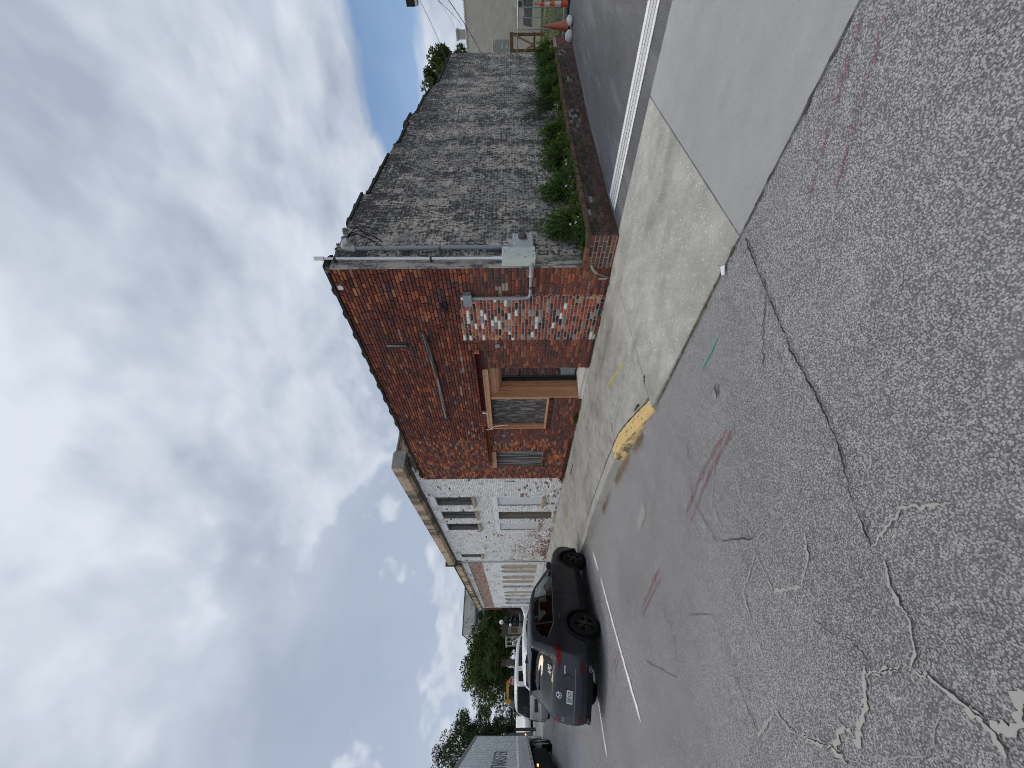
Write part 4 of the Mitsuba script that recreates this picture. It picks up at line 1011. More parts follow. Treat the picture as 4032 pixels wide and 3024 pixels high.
def tree(name, lab, loc, zb, zt, rx, ry, nl, leaf, col, seed, clumps=22, trunk_r=.2, group=None, low=.25, lean=(0, 0)):
    r = np.random.default_rng(seed); k = thing(name, lab, 'tree', group); x, y = loc; tr = MB(); parts = []
    top = np.array([x + lean[0], y + lean[1], zb + (zt - zb) * .55]); q = chaikin([[x, y, zb], [x + .3 * lean[0] + trunk_r * .4, y + .3 * lean[1], zb + (zt - zb) * .25], top], 2); tr.tube(q, np.linspace(trunk_r, trunk_r * .45, len(q)), (.075, .062, .05), 8)
    for i in range(clumps):
        d = unit(r.normal(0, 1, 3)); rad = r.uniform(.45, 1.0); h = zb + (zt - zb) * (low + (1 - low) * (.5 + .46 * d[2] * rad)); prof = math.sqrt(max(.12, 1 - ((h - zb - (zt - zb) * (low + .45 * (1 - low))) / ((zt - zb) * .62 * (1 - low) + .01)) ** 2))
        c = np.array([x + lean[0] + d[0] * rx * rad * prof, y + lean[1] + d[1] * ry * rad * prof, h]); cr = r.uniform(.16, .34) * min(rx, zt - zb)
        tr.tube([q[int(len(q) * r.uniform(.45, .95))], (top + c) / 2 + r.normal(0, .1, 3) * cr, c], [trunk_r * .32, trunk_r * .2, trunk_r * .06], (.075, .062, .05), 5)
        m = int(nl / clumps * r.uniform(.6, 1.4)); dd = r.normal(0, 1, (m, 3)); dd /= np.linalg.norm(dd, axis=1)[:, None]; P = c + dd * cr * np.cbrt(r.uniform(.08, 1, (m, 1))) * [1.15, 1.15, .75]
        tone = r.uniform(.7, 1.35); parts.append(leaves(P, dd + r.normal(0, .7, (m, 3)) + [0, 0, -.15], leaf, leaf * .5, np.array(col) * tone, r))
    tr.put('trunk', k); put_leaves('crown', k, parts)


tree('tree', 'small green tree showing above the grey wall near its far end', (-1.2, 14.4), -.2, 5.35, 1.0, 2.3, 9000, .15, (.085, .115, .04), 101, 40, .09, low=.6)
tree('tree', 'green tuft beside the end of the grey wall top', (-1.6, 17.6), -.2, 5.05, .6, .9, 1500, .11, (.065, .09, .035), 102, 12, .07, low=.62)
tree('tree', 'dark green tree left of the chimney above the pale block building', (-5.2, 36.), -.3, 6.0, 2.2, 1.6, 3000, .2, (.05, .075, .03), 103, 22, .2)
tree('tree', 'thin dark treetop right of the chimney behind the block building', (-2.0, 37.), -.3, 6.0, .7, .6, 900, .17, (.05, .075, .03), 104, 8, .15, low=.5)
tree('tree', 'dark low treetop behind the parapet of the block building', (.6, 38.), -.3, 5.9, 1.3, .7, 1600, .16, (.04, .065, .03), 105, 12, .15, low=.5)

for i_, (x_, y_, lab) in enumerate(((-4.62, -.07, 'small green weed growing at the foot of the bricks below the wide window'), (-8.75, .02, 'weed tuft in the corner where the red and white bricks meet'))):
    k = thing('weed', lab, 'weed'); r = np.random.default_rng(400 + i_); n_ = 90; parts = [leaves(np.c_[x_ + r.normal(0, .06, n_), y_ + r.normal(0, .03, n_), walk_z(x_, y_) + r.uniform(0, .10, n_)], np.c_[r.normal(0, .6, (n_, 2)), r.uniform(.2, 1, n_)], .09, .02, (.06, .095, .03), r)]; put_leaves('foliage', k, parts)
# ---------------------------------------------------------------- what stands beyond the side street
struct('lawn', 'strip of grass behind the fence')
scene['lawn'] = mikit.ply(sheet(np.linspace(-8, 12, 8), np.linspace(13.9, 33, 10), lambda x, y: side_z(x, y) + .02), 'lawn_mat', smooth=True)
r6 = np.random.default_rng(110); n = 9000; gx, gy = r6.uniform(-5, 5, n), r6.uniform(14.2, 26, n)
sg_ = struct('lawn_blades', 'grass blades of the lawn behind the fence', 'stuff')
v, f, c = leaves(np.c_[gx, gy, side_z(gx, gy) + .01], np.c_[r6.normal(0, .4, (n, 2)), np.ones(n)], .14, .02, (.10, .125, .05), r6)
scene[sg_] = mikit.ply(trimesh.Trimesh(v, f, process=False), 'leaf', color=c)
struct('side_kerb', 'pale kerb along the edge of the lawn')
for i in range(6): put('kerb_block', 'side_kerb', boxm(-.6 + i * 1.2, .57 + i * 1.2, 13.55, 13.75, -.6, -.30 + .01 * (i % 2), .01), 'kerb_tex')
cb = thing('block_building', 'pale grey concrete block building with a white roof edge', 'building')
put('wall', cb, boxm(-26, 14, 32, 32.4, -1, 4.78), 'block_tex'); put('roof_edge', cb, boxm(-26, 14, 31.96, 32.45, 4.78, 4.86, .005), 'vc', False, (.62, .62, .60))
put('chimney', cb, boxm(-3.53, -3.05, 32.9, 33.5, 4.5, 5.5), 'kerb_tex'); put('chimney_cap', cb, boxm(-3.60, -2.98, 32.83, 33.57, 5.5, 5.64, .01), 'kerb_tex')
ac = thing('air_conditioner', 'grey-green rooftop air conditioner on a timber stand', 'air conditioner')
put('cabinet', ac, boxm(-4.35, -3.62, 28.4, 29.4, 1.66, 2.72, .01), 'vc_satin', False, (.25, .29, .27)); put('cabinet', ac, boxm(-3.61, -2.86, 28.35, 29.4, 1.66, 2.66, .01), 'vc_satin', False, (.21, .245, .235)); put('lid', ac, boxm(-4.4, -2.84, 28.3, 29.45, 2.72, 2.78, .01), 'vc_satin', False, (.40, .43, .42))
for z_ in (1.8, 2.1): put('latch', ac, boxm(-3.1, -2.9, 28.32, 28.35, z_, z_ + .06), 'vc', False, (.6, .6, .6))
ts = thing('timber_stand', 'brown timber stand with diagonal braces below the air conditioner', 'stand')
BR = (.115, .072, .042)
put('beam', ts, boxm(-4.6, -2.05, 26.92, 27.08, 1.40, 1.62, .005), 'vc', False, BR)
for x_ in (-2.15, -2.95, -3.9): put('post', ts, boxm(x_ - .07, x_ + .07, 26.94, 27.06, -.6, 1.42, .005), 'vc', False, BR)
put('rail', ts, boxm(-4.6, -2.05, 26.96, 27.04, .0, .12), 'vc', False, (.09, .05, .03))
for a, b in (((-2.13, 1.42), (-2.65, .06)), ((-2.95, .70), (-2.6, .06)), ((-2.95, .7), (-3.4, .06)), ((-3.9, 1.4), (-3.0, .6))):
    p = np.array([a, b]); t_ = unit(p[1] - p[0]); nn = np.array([-t_[1], t_[0]]) * .05; put('brace', ts, extrude(sg.Polygon([p[0] + nn, p[1] + nn, p[1] - nn, p[0] - nn]), ((0, 26.9, 0), (1, 0, 0), (0, 0, 1), (0, -1, 0)), 0, .04), 'vc', False, (.20, .125, .07))


def mesh_panel(x0, x1, y, z0, z1, s, rad):
    m = MB(); 
    for sg1 in (1, -1):
        for c in np.arange(-(z1 - z0), (x1 - x0) + (z1 - z0), s):
            a = max(0, c if sg1 > 0 else c - 0); 
            pts = [(x0 + c + sg1 * t * (z1 - z0) if sg1 > 0 else x0 + c + (z1 - z0) - t * (z1 - z0), z0 + t * (z1 - z0)) for t in np.linspace(0, 1, 30)]
            pts = [p for p in pts if x0 <= p[0] <= x1]
            if len(pts) > 1: m.tube([[pts[0][0], y, pts[0][1]], [pts[-1][0], y, pts[-1][1]]], rad, (.30, .31, .32), 3)
    return trimesh.Trimesh(*m.arrays()[:2], process=False)


fe = thing('chain_link_fence', 'galvanised chain-link fence panel beyond the orange cones', 'fence')
put('post', fe, tubem([[.41, 14.2, -.62], [.41, 14.2, 1.35]], .024, 8), 'vc_metal', 40, (.42, .44, .46)); put('post', fe, tubem([[.73, 14.25, -.62], [.73, 14.25, 1.30]], .017, 8), 'vc_metal', 40, (.40, .42, .44))
put('top_rail', fe, tubem([[.41, 14.2, 1.345], [3.6, 14.2, 1.32]], .021, 8), 'vc_metal', 40, (.6, .62, .63)); put('bottom_rail', fe, tubem([[.41, 14.2, -.55], [3.6, 14.2, -.55]], .018, 8), 'vc_metal', 40, (.40, .42, .44))
put('post', fe, tubem([[1.02, 14.2, -.62], [1.02, 14.2, 1.34]], .017, 8), 'vc_metal', 40, (.42, .44, .46))
k = put('mesh', fe, mesh_panel(.42, 3.5, 14.2, -.55, 1.34, .075, .0022), 'vc_metal', False, (.30, .31, .32)); labels[k] = {'kind': 'stuff'}
put('rail_end', fe, tubem([[-1.6, 14.6, 1.37], [.41, 14.2, 1.36]], .02, 8), 'vc_metal', 40, (.66, .67, .68))
hp = thing('covered_cart', 'dark covered cart parked behind the fence, pale seat backs on top', 'cart')
sh = sheet(np.linspace(-2.1, 1.2, 30), np.linspace(28.6, 30.4, 14), lambda x, y: -.4 + 1.1 * math.sin(math.pi * np.clip((y - 28.5) / 2., 0, 1)) ** .35 * (.75 + .5 * float(meshkit.fbm(np.array([x * 2.2, y * 2, 1.]), 3, 4)))); put('cover', hp, sh, 'vc', 35, (.045, .05, .055))
for x_ in (-1.0, .0): put('seat_back', hp, boxm(x_ - .24, x_ + .24, 28.9, 29.05, .75, 1.30, .05), 'vc', False, (.36, .37, .33)); put('headrest', hp, boxm(x_ - .16, x_ + .10, 28.86, 28.9, .85, 1.12, .015), 'vc', False, (.03, .03, .03))
cn = thing('traffic_cone', 'faded plain orange traffic cone at the end of the planter', 'traffic cone')
m = MB(); m.add(lathem([(.175, .03), (.165, .05), (.03, .88), (.022, .91), (0, .905)], 24), (.42, .125, .07), 40); m.v[0][:, :2] += .006 * meshkit.noise(m.v[0] * 9, 2)[:, None]; 
m.v[0] += [.82, 12.37, -.38]; m.c[0] *= (.75 + .5 * meshkit.fbm(m.v[0] * 12, 3, 2))[:, None]; m.put('body', cn, 'vc_satin')
put('base', cn, boxm(.82 - .21, .82 + .21, 12.16, 12.58, -.385, -.345, .01), 'vc', False, (.02, .02, .02))
dl = thing('channelizer_cone', 'tall orange channelizer cone with white bands beside the fence', 'traffic cone')
prof = [(r_ * .62, h_) for r_, h_ in ((.14, .05), (.135, .06), (.125, .28), (.12, .30), (.115, .50), (.108, .51), (.10, .68), (.096, .69), (.088, .86), (.085, .88), (.075, 1.02), (.03, 1.05), (.028, 1.16), (.035, 1.2), (0, 1.22))]
for a, b, c, nm in ((0, 4, (.62, .07, .03), 'band'), (3, 5, (.55, .55, .56), 'white_band'), (4, 7, (.62, .10, .03), 'band'), (6, 9, (.55, .55, .56), 'white_band'), (8, 11, (.62, .10, .03), 'band'), (10, 15, (.60, .10, .03), 'handle')):
    m = lathem(prof[a:b], 20); m.apply_translation([1.25, 13.2, -.42]); put(nm, dl, m, 'vc_satin', 40, c)
put('base', dl, boxm(.98, 1.52, 12.93, 13.47, -.43, -.37, .015), 'vc', False, (.02, .02, .02))
for (x_, y_, sx, sy, lab) in ((.76, 11.25, .17, .26, 'white sandbag slumped at the end of the planter'), (1.10, 11.55, .12, .38, 'flat white sandbag lying in front of the orange cone')):
    k = thing('sandbag', lab, 'sandbag'); m = trimesh.creation.icosphere(3, 1.); m.vertices *= [sx, sy, .10 if sx < .15 else .15]; m.vertices += (meshkit.fbm(m.vertices * 11, 3, 3) - .5)[:, None] * .07 * unit([1, 1, 1.4])
    m.vertices[:, 2] = np.maximum(m.vertices[:, 2], -.07); m.apply_translation([x_, y_, side_z(x_, y_) + .075]); scene[k] = mikit.ply(m, 'vc', smooth=True, color=np.tile([.50, .50, .50], (len(m.vertices), 1)))
# overhead wires and the lamp head
lp = thing('street_light', 'dark street light head with loose wires, at the upper right', 'street light')
put('head', lp, boxm(.70, .98, 16.6, 16.95, 5.55, 5.90, .02), 'vc', False, (.03, .03, .032)); put('housing', lp, boxm(.72, 1.0, 16.62, 16.93, 5.44, 5.55, .01), 'vc', False, (.5, .5, .5)); put('pole', lp, tubem([[2.0, 17.3, -.6], [2.0, 17.3, 7.2]], .10, 10), 'vc', 40, (.16, .13, .10)); put('arm', lp, tubem([[2.0, 17.3, 6.2], [1.3, 16.95, 6.0], [.95, 16.8, 5.85]], .03, 8), 'vc', 40, (.3, .3, .3))
for i in range(3): MB().add(tubem(chaikin([[.9, 16.8, 5.5], [.98, 16.8 - .1 * i, 5.25 - .08 * i], [1.0, 16.9, 5.1 - .06 * i], [1.1, 16.95, 5.35]], 2), .007, 5), (.05, .05, .05), True).put('loose_wire', lp)
for a, b, sag, r_, lab in (([1.1, 16.9, 5.5], [-.05, 12.3, 3.95], .05, .008, 'dark cable running down from the street light to the wall top'), ([2.0, 17.3, 5.9], [-3.2, 33., 5.6], .3, .007, 'thin wire running to the chimney of the block building'), ([2.0, 17.3, 5.3], [-6.5, 33., 3.0], .5, .018, 'thick cable sagging across the block building wall'), ([2., 17.3, 6.6], [-3.3, 36., 5.4], .3, .013, 'cable dropping behind the block building roof edge')):
    k = thing('overhead_wire', lab, 'wire'); a, b = np.array(a), np.array(b); t = np.linspace(0, 1, 14)[:, None]; q = a + (b - a) * t; q[:, 2] -= 4 * sag * (t * (1 - t))[:, 0]; m = tubem(q, r_, 6); scene[k] = mikit.ply(m, 'vc', smooth=True, color=np.tile([.07, .07, .075], (len(m.vertices), 1)))
# ---------------------------------------------------------------- vehicles
from scipy.spatial import Delaunay


def split_poly(m, poly, ax):
    """(inside, outside) of the mesh against a convex polygon seen along one axis; ax: the two axes of the polygon"""
    poly = np.asarray(poly, float); c = poly.mean(0); outs = []; cur = m
    for i in range(len(poly)):
        a, b = poly[i], poly[(i + 1) % len(poly)]; t = b - a; nn = np.array([-t[1], t[0]])
        if nn @ (c - a) < 0: nn = -nn
        o = np.zeros(3); o[list(ax)] = a; w = np.zeros(3); w[list(ax)] = unit(nn)
        if len(cur.faces) == 0: break
        ins = trimesh.intersections.slice_mesh_plane(cur, w, o); out = trimesh.intersections.slice_mesh_plane(cur, -w, o)
        if len(out.faces): outs.append(out)
        cur = ins
    return cur, (trimesh.util.concatenate(outs) if outs else trimesh.Trimesh())


def weld(ms):
    ms = [m for m in ms if m is not None and len(m.faces)]
    m = trimesh.util.concatenate(ms); m = trimesh.Trimesh(m.vertices, m.faces, process=False); m.merge_vertices(digits_vertex=5); return m


def puff(m, d):
    m = m.copy(); m.merge_vertices(digits_vertex=5); m.vertices = m.vertices + m.vertex_normals * d; return m


class Shell:
    """A car body from its side outline: rounded shoulders, tumblehome W(x, z), and cuts that become separate parts."""
    def __init__(s, outline, W, rf, crown, step=.06, smooth=2):
        p = chaikin(outline, smooth, True); d = np.r_[0, np.cumsum(np.linalg.norm(np.diff(np.vstack([p, p[:1]]), axis=0), axis=1))]
        n = int(d[-1] / step); t = np.linspace(0, d[-1], n, endpoint=False); pp = np.vstack([p, p[:1]]); b = np.stack([np.interp(t, d, pp[:, i]) for i in (0, 1)], 1)
        poly = sg.Polygon(b); inner = []
        for ins in (.008, .022, .045, .08, .13):
            g = poly.buffer(-ins)
            for h in getattr(g, 'geoms', [g]):
                if not h.is_empty: L = h.exterior.length; inner += [np.array(h.exterior.interpolate(u).coords[0]) for u in np.arange(0, L, step * (1.1 if ins < .05 else 1.5))]
        g = poly.buffer(-.17); x0, z0, x1, z1 = poly.bounds
        for x in np.arange(x0, x1, step * 1.6):
            for z in np.arange(z0, z1, step * 1.4):
                if g.contains(sg.Point(x, z)): inner.append(np.array([x, z]))
        P = np.vstack([b, inner]); tri = Delaunay(P).simplices; cen = P[tri].mean(1); ok = shapely.contains_xy(poly.buffer(1e-6), cen[:, 0], cen[:, 1]); tri = tri[ok]
        a = P[tri]; area = (a[:, 1, 0] - a[:, 0, 0]) * (a[:, 2, 1] - a[:, 0, 1]) - (a[:, 1, 1] - a[:, 0, 1]) * (a[:, 2, 0] - a[:, 0, 0]); tri[area < 0] = tri[area < 0][:, ::-1]; tri = tri[np.abs(area) > 1e-8]
        dist = shapely.distance(poly.exterior, shapely.points(P)); dist[:n] = 0
        r = np.array([rf(x, z) for x, z in P]); w = np.array([W(x, z) for x, z in P]); q = 1 - np.minimum(dist / r, 1); y = w - r + r * np.sqrt(np.maximum(0, 1 - q * q))
        L = np.c_[P[:, 0], y, P[:, 1]]; Rr = np.c_[P[:, 0], -y, P[:, 1]]
        # y to the left: seen from +y the outline runs the other way round
        s.left = trimesh.Trimesh(L, tri[:, ::-1], process=False); s.right = trimesh.Trimesh(Rr, tri, process=False)
        tn = np.roll(b, -1, 0) - np.roll(b, 1, 0); nn = np.stack([tn[:, 1], -tn[:, 0]], 1); nn /= np.linalg.norm(nn, axis=1)[:, None]
        if poly.exterior.is_ccw is False: nn = -nn
        K = 13; tt = np.linspace(-1, 1, K); V = []
        for i in range(n):
            c = crown(b[i, 0], b[i, 1], nn[i]); off = c * (1 - tt ** 2)
            V.append(np.c_[b[i, 0] + nn[i, 0] * off, y[i] * tt, b[i, 1] + nn[i, 1] * off])
        V = np.array(V).reshape(-1, 3); f = []
        for i in range(n):
            j = (i + 1) % n
            for k in range(K - 1): f += [[i * K + k, j * K + k, j * K + k + 1], [i * K + k, j * K + k + 1, i * K + k + 1]]
        f = np.array(f)
        st = trimesh.Trimesh(V, f, process=False); 
        if np.sum((st.triangles_center - V.mean(0)) * st.face_normals) < 0: st = trimesh.Trimesh(V, f[:, ::-1], process=False)
        s.strip = st
        for nm in ('left', 'right'):
            m = getattr(s, nm); sgn = 1 if nm == 'left' else -1
            if np.median(m.face_normals[:, 1] * sgn) < 0: setattr(s, nm, trimesh.Trimesh(m.vertices, m.faces[:, ::-1], process=False))

    def cut_side(s, poly, which=('left', 'right')):
        out = {}
        for nm in which: ins, rest = split_poly(getattr(s, nm), poly, (0, 2)); setattr(s, nm, rest); out[nm] = ins
        return out

    def cut_strip(s, poly, lo, hi, ax=(1, 2)):
        """cuts a (y, z) polygon out of the strip between x = lo and hi"""
        st = s.strip; a = trimesh.intersections.slice_mesh_plane(st, [1, 0, 0], [lo, 0, 0]); o1 = trimesh.intersections.slice_mesh_plane(st, [-1, 0, 0], [lo, 0, 0])
        b = trimesh.intersections.slice_mesh_plane(a, [-1, 0, 0], [hi, 0, 0]); o2 = trimesh.intersections.slice_mesh_plane(a, [1, 0, 0], [hi, 0, 0])
        ins, rest = split_poly(b, poly, ax); s.strip = trimesh.util.concatenate([m for m in (o1, o2, rest) if len(m.faces)]); return ins


def wheel(k, parent, x, y, r, w, TW, rim=(.011, .011, .012), spokes=10, sgn=1, bs='vc_satin'):
    """sgn: +1 for a wheel on the left"""
    wk = key_of('wheel', parent); rr_ = r * .69
    tyre = lathem([(rr_, -w / 2), (r * .93, -w / 2), (r * .985, -w * .38), (r, -w * .25), (r, w * .25), (r * .985, w * .38), (r * .93, w / 2), (rr_, w / 2), (rr_ * .97, w * .3), (rr_ * .97, -w * .3), (rr_, -w / 2)], 40, 'y')
    tyre.apply_translation([x, y, r]); put('tyre', wk, tyre, 'vc', 35, (.012, .012, .013), None, TW)
    m = MB(); fy = sgn * w * .40
    rm = lathem([(rr_, -w * .45), (rr_ * .93, -w * .40), (rr_ * .90, w * .2), (rr_ * .93, w * .40), (rr_, w * .46), (rr_ * .97, w * .48)], 40, 'y'); m.add(rm, rim, 40)
    bk = trimesh.creation.cylinder(rr_ * .62, .03, sections=24); bk.apply_transform(trimesh.transformations.rotation_matrix(math.pi / 2, [1, 0, 0])); m.add(bk, (.008, .008, .008))
    for i in range(spokes):
        a = 2 * math.pi * i / spokes + (.13 if i % 2 else -.13)
        h = .016; L0, L1 = .04, rr_ * .95; d = np.array([math.cos(a), 0, math.sin(a)]); e = np.array([-math.sin(a), 0, math.cos(a)]); o = np.array([0, fy, 0]); u = np.array([0, sgn, 0])
        v = np.array([o + d * L0 + e * h + u * .0, o + d * L0 - e * h, o + d * L1 - e * h * .7 - u * .0, o + d * L1 + e * h * .7, o + d * L0 + e * h - u * .03, o + d * L0 - e * h - u * .03, o + d * L1 - e * h - u * .03, o + d * L1 + e * h - u * .03])
        m.add((v, [[0, 1, 2], [0, 2, 3], [0, 4, 5], [0, 5, 1], [1, 5, 6], [1, 6, 2], [2, 6, 7], [2, 7, 3], [3, 7, 4], [3, 4, 0]]), np.array(rim) * 1.3)
    hb = trimesh.creation.cylinder(.05, .05, sections=18); hb.apply_transform(trimesh.transformations.rotation_matrix(math.pi / 2, [1, 0, 0])); hb.apply_translation([0, fy, 0]); m.add(hb, np.array(rim) * 1.2, 40)
    for i in range(len(m.v)): m.v[i] = m.v[i] + [x, y, r]
    m.put('rim', wk, bs, None, TW)


def place(x, y, ang, dz=0., wb=2.7, z=None, roll=0.):
    """car frame to world: rear axle centre on the ground at (x, y), heading ang; the nose follows the slope of the street"""
    zr = street_z(x, y) if z is None else z; hx, hy = math.cos(ang), math.sin(ang)
    zf = street_z(x + hx * wb, y + hy * wb) if z is None else z
    return T4().translate([x, y, zr + dz]).rotate([0, 0, 1], math.degrees(ang)).rotate([0, 1, 0], -math.degrees(math.atan2(zf - zr, wb))).rotate([1, 0, 0], math.degrees(roll))


def suv(root, TW, p):
    """p: outline, W, rf, crown, windows, lights ... in the car frame (x forward from the rear axle, y left, z up)"""
    S = Shell(p['outline'], p['W'], p['rf'], p['crown'], p.get('step', .06)); col = p['paint']
    for nm, poly, bsdf in p['glass_side']:
        for side, m in S.cut_side(poly).items():
            if len(m.faces): put(nm, root, weld([m]), bsdf, True, (.01, .01, .01) if bsdf.startswith('vc') else None, None, TW)
    for nm, poly, lo, hi, bsdf in p['glass_strip']:
        m = S.cut_strip(poly, lo, hi)
        if len(m.faces): put(nm, root, weld([m]), bsdf, True, None, None, TW)
    for (cx, cz, r) in p['arches']:
        a = np.linspace(0, 2 * math.pi, 29)[:-1]
        S.cut_side(np.c_[cx + r * np.cos(a), cz + r * np.sin(a)])
    clad = []
    if p.get('clad'):
        for (cx, cz, r) in p['arches']:
            a = np.linspace(0, 2 * math.pi, 29)[:-1]; o = S.cut_side(np.c_[cx + (r + .07) * np.cos(a), cz + (r + .07) * np.sin(a)]); clad += [puff(m, .012) for m in o.values() if len(m.faces)]
        o = S.cut_side([(-2, 0), (5, 0), (5, p['clad']), (-2, p['clad'])]); clad += [puff(m, .010) for m in o.values() if len(m.faces)]
        st = S.strip; lo = trimesh.intersections.slice_mesh_plane(st, [0, 0, -1], [0, 0, p['clad']]); S.strip = trimesh.intersections.slice_mesh_plane(st, [0, 0, 1], [0, 0, p['clad']]); clad.append(puff(lo, .006))
    for nm, poly_s, strip, bsdf, c in p.get('lamps', []):
        for sg_ in (1, -1):
            ms = []
            if poly_s is not None: ms += [m for m in S.cut_side(poly_s, ('left' if sg_ > 0 else 'right',)).values() if len(m.faces)]
            if strip is not None:
                pl_, lo, hi = strip; m = S.cut_strip([(sg_ * a, b) for a, b in pl_], lo, hi)
                if len(m.faces): ms.append(m)
            if ms: put(nm, root, puff(weld(ms), .004), bsdf, True, c, None, TW)
    body = weld([S.left, S.right, S.strip]); put('body', root, body, p.get('paint_bsdf', 'vc_paint'), 32, col, None, TW)
    if clad: put('cladding', root, weld(clad), 'vc', 35, (.022, .022, .024), None, TW)
    x0, x1 = p['floor']; hw = p['half'] - .10
    put('underbody', root, boxm(x0, x1, -hw, hw, .24, .42), 'vc', False, (.012, .012, .012), None, TW)
    for (cx, cz, r) in p['arches']:
        for sg_ in (1, -1):
            t = np.linspace(-.25, math.pi + .25, 16); prof = np.c_[cx + (r + .015) * np.cos(t), cz + (r + .015) * np.sin(t)]; y0, y1 = sg_ * (p['half'] - .34), sg_ * (p['half'] - .015); v = np.vstack([np.c_[prof[:, 0], np.full(16, y0), prof[:, 1]], np.c_[prof[:, 0], np.full(16, y1), prof[:, 1]]]); f = []
            for i in range(15): f += [[i, i + 1, 17 + i], [i, 17 + i, 16 + i]]
            f += [[0, i, i + 1] for i in range(1, 15)]
            put('wheel_well', root, trimesh.Trimesh(v, f, process=False), 'vc', False, (.010, .010, .010), None, TW)
    for cx in p['axles']:
        for sg_ in (1, -1): wheel(None, root, cx, sg_ * (p['half'] - .125), p['tyre'], .225, TW, p.get('rim', (.011, .011, .012)), p.get('spokes', 10), sg_)
    if p.get('cabin'):
        c0, c1, zt = p['cabin']; m = MB(); m.box(c0, c1, -p['half'] + .16, p['half'] - .16, .4, .80, (.02, .02, .022))
        m.put('interior', root, 'vc', None, TW)
        for sx in p['seats']:
            for sy in (-.36, .36):
                q = MB(); q.box(sx - .10, sx + .06, sy - .24, sy + .24, .75, 1.22, (.022, .021, .021), .05).box(sx - .07, sx + .03, sy - .12, sy + .12, 1.20, 1.40, (.022, .021, .021), .04); q.put('seat', root, 'vc', None, TW)
    return S


def seams(root, TW, segs, W, sides=(1, -1)):
    for pts in segs:
        for sg_ in sides:
            q = resample(np.array(pts, float), .05); P = np.array([[x, sg_ * (W(x, z) + .0005), z] for x, z in q]); put('panel_gap', root, tubem(P, .0045, 5), 'vc', True, (.005, .005, .006), None, TW)


def Wf(tab_z, tab_w, xc, half_len, tp, tn):
    def W(x, z):
        w = np.interp(z, tab_z, tab_w); u = (x - xc) / half_len
        return float(w * (1 - (tp if u > 0 else tn) * abs(u) ** 3.2))
    return W


# --- dark grey SUV in the foreground
G_OUT = [(-.70, .24), (-.86, .34), (-.925, .46), (-.93, .62), (-.905, .74), (-.885, .86), (-.87, .98), (-.84, 1.06), (-.77, 1.12), (-.60, 1.34), (-.44, 1.52), (-.40, 1.60), (-.30, 1.635), (.0, 1.665), (.5, 1.688), (.95, 1.685), (1.30, 1.65), (1.55, 1.585),
         (1.95, 1.37), (2.38, 1.115), (2.5, 1.075), (2.9, 1.03), (3.25, .95), (3.48, .86), (3.575, .74), (3.60, .58), (3.58, .40), (3.45, .26), (3.2, .22), (1.4, .22), (-.3, .22)]
GW = Wf([.2, .34, .55, .80, .98, 1.08, 1.2, 1.45, 1.6, 1.7], [.84, .885, .905, .92, .915, .885, .835, .735, .68, .63], 1.34, 2.28, .115, .115)
# the greenhouse tapers towards the tail
GW0 = GW
GW = lambda x, z: GW0(x, z) * (1 - .05 * np.clip((z - 1.05) / .5, 0, 1) * np.clip((.3 - x) / 1., 0, 1))
grf = lambda x, z: .085 if z > 1.5 else .13 if x < -.6 and z < 1.1 else .16 if x > 3.2 else .07 if z < .4 else .10
def gcrown(x, z, n): return .022 * max(n[1], 0) + (.105 if x < 1 else .24) * abs(n[0]) * (1 if (x < -.6 or x > 3.1) else .55 if x > 1.5 else .6)
gk = thing('gray_suv', 'dark grey SUV with black wheels parked nose-in at the kerb', 'car')
GT = place(-6.97, -5.17, math.radians(137.0), .0, wb=2.7, roll=.03) @ T4().scale([1, 1, .968])
GP = dict(outline=G_OUT, W=GW, rf=grf, crown=gcrown, paint=(.009, .0135, .022), step=.05, half=.92, tyre=.355, axles=(0, 2.70), arches=[(0, .365, .425), (2.70, .365, .425)], clad=.385, floor=(-.75, 3.4), spokes=10,
          glass_side=[('front_window', [(1.02, 1.085), (2.02, 1.075), (1.93, 1.20), (1.42, 1.52), (1.06, 1.555)], 'pane'), ('rear_window', [(.05, 1.10), (.96, 1.085), (1.0, 1.555), (.62, 1.575), (.15, 1.53)], 'privacy'),
                      ('quarter_window', [(-.38, 1.225), (.0, 1.105), (.09, 1.515), (-.05, 1.49), (-.30, 1.35)], 'privacy'), ('front_window', [(2.05, 1.075), (2.18, 1.07), (2.0, 1.185)], 'pane')],
          glass_strip=[('windscreen', [(-.66, 1.0), (.66, 1.0), (.60, 1.585), (-.60, 1.585)], 1.4, 2.42, 'pane'), ('rear_screen', [(-.60, 1.13), (.60, 1.13), (.62, 1.2), (.50, 1.54), (-.50, 1.54), (-.62, 1.2)], -1.1, -.32, 'dark_glass')],
          lamps=[('tail_light', [(-.62, 1.03), (-.74, .965), (-1.0, .95), (-1.0, 1.055), (-.64, 1.06)], ([(.52, .985), (.52, 1.0), (.95, 1.055), (.95, .95), (.70, .955)], -1.2, -.6), 'red_lens', None),
                 ('rear_reflector', None, ([(.50, .50), (.78, .50), (.80, .545), (.52, .545)], -1.2, -.6), 'red_lens', None),
                 ('headlight', [(3.1, .93), (3.1, .86), (3.7, .80), (3.7, .88)], None, 'dark_glass', None)],
          cabin=(-.5, 2.3, 1.0), seats=(.35, 1.25))
GS = suv(gk, GT, GP)
seams(gk, GT, [[(1.0, .40), (1.0, 1.08)], [(2.16, .42), (2.2, .8), (2.2, 1.06)], [(.08, .80), (-.02, 1.0), (-.03, 1.10)], [(.45, .40), (.36, .60), (.2, .78)], [(.42, .395), (2.16, .395)]], GW)
def rear_x(z, y, k=.105):  # the tail surface near the middle
    zz = [.3, .46, .62, .74, .86, .98, 1.06, 1.12, 1.34, 1.52]; xx = [-.80, -.915, -.925, -.905, -.885, -.868, -.835, -.77, -.60, -.45]
    return np.interp(z, zz, xx) - k * (1 - (y / .80) ** 2)
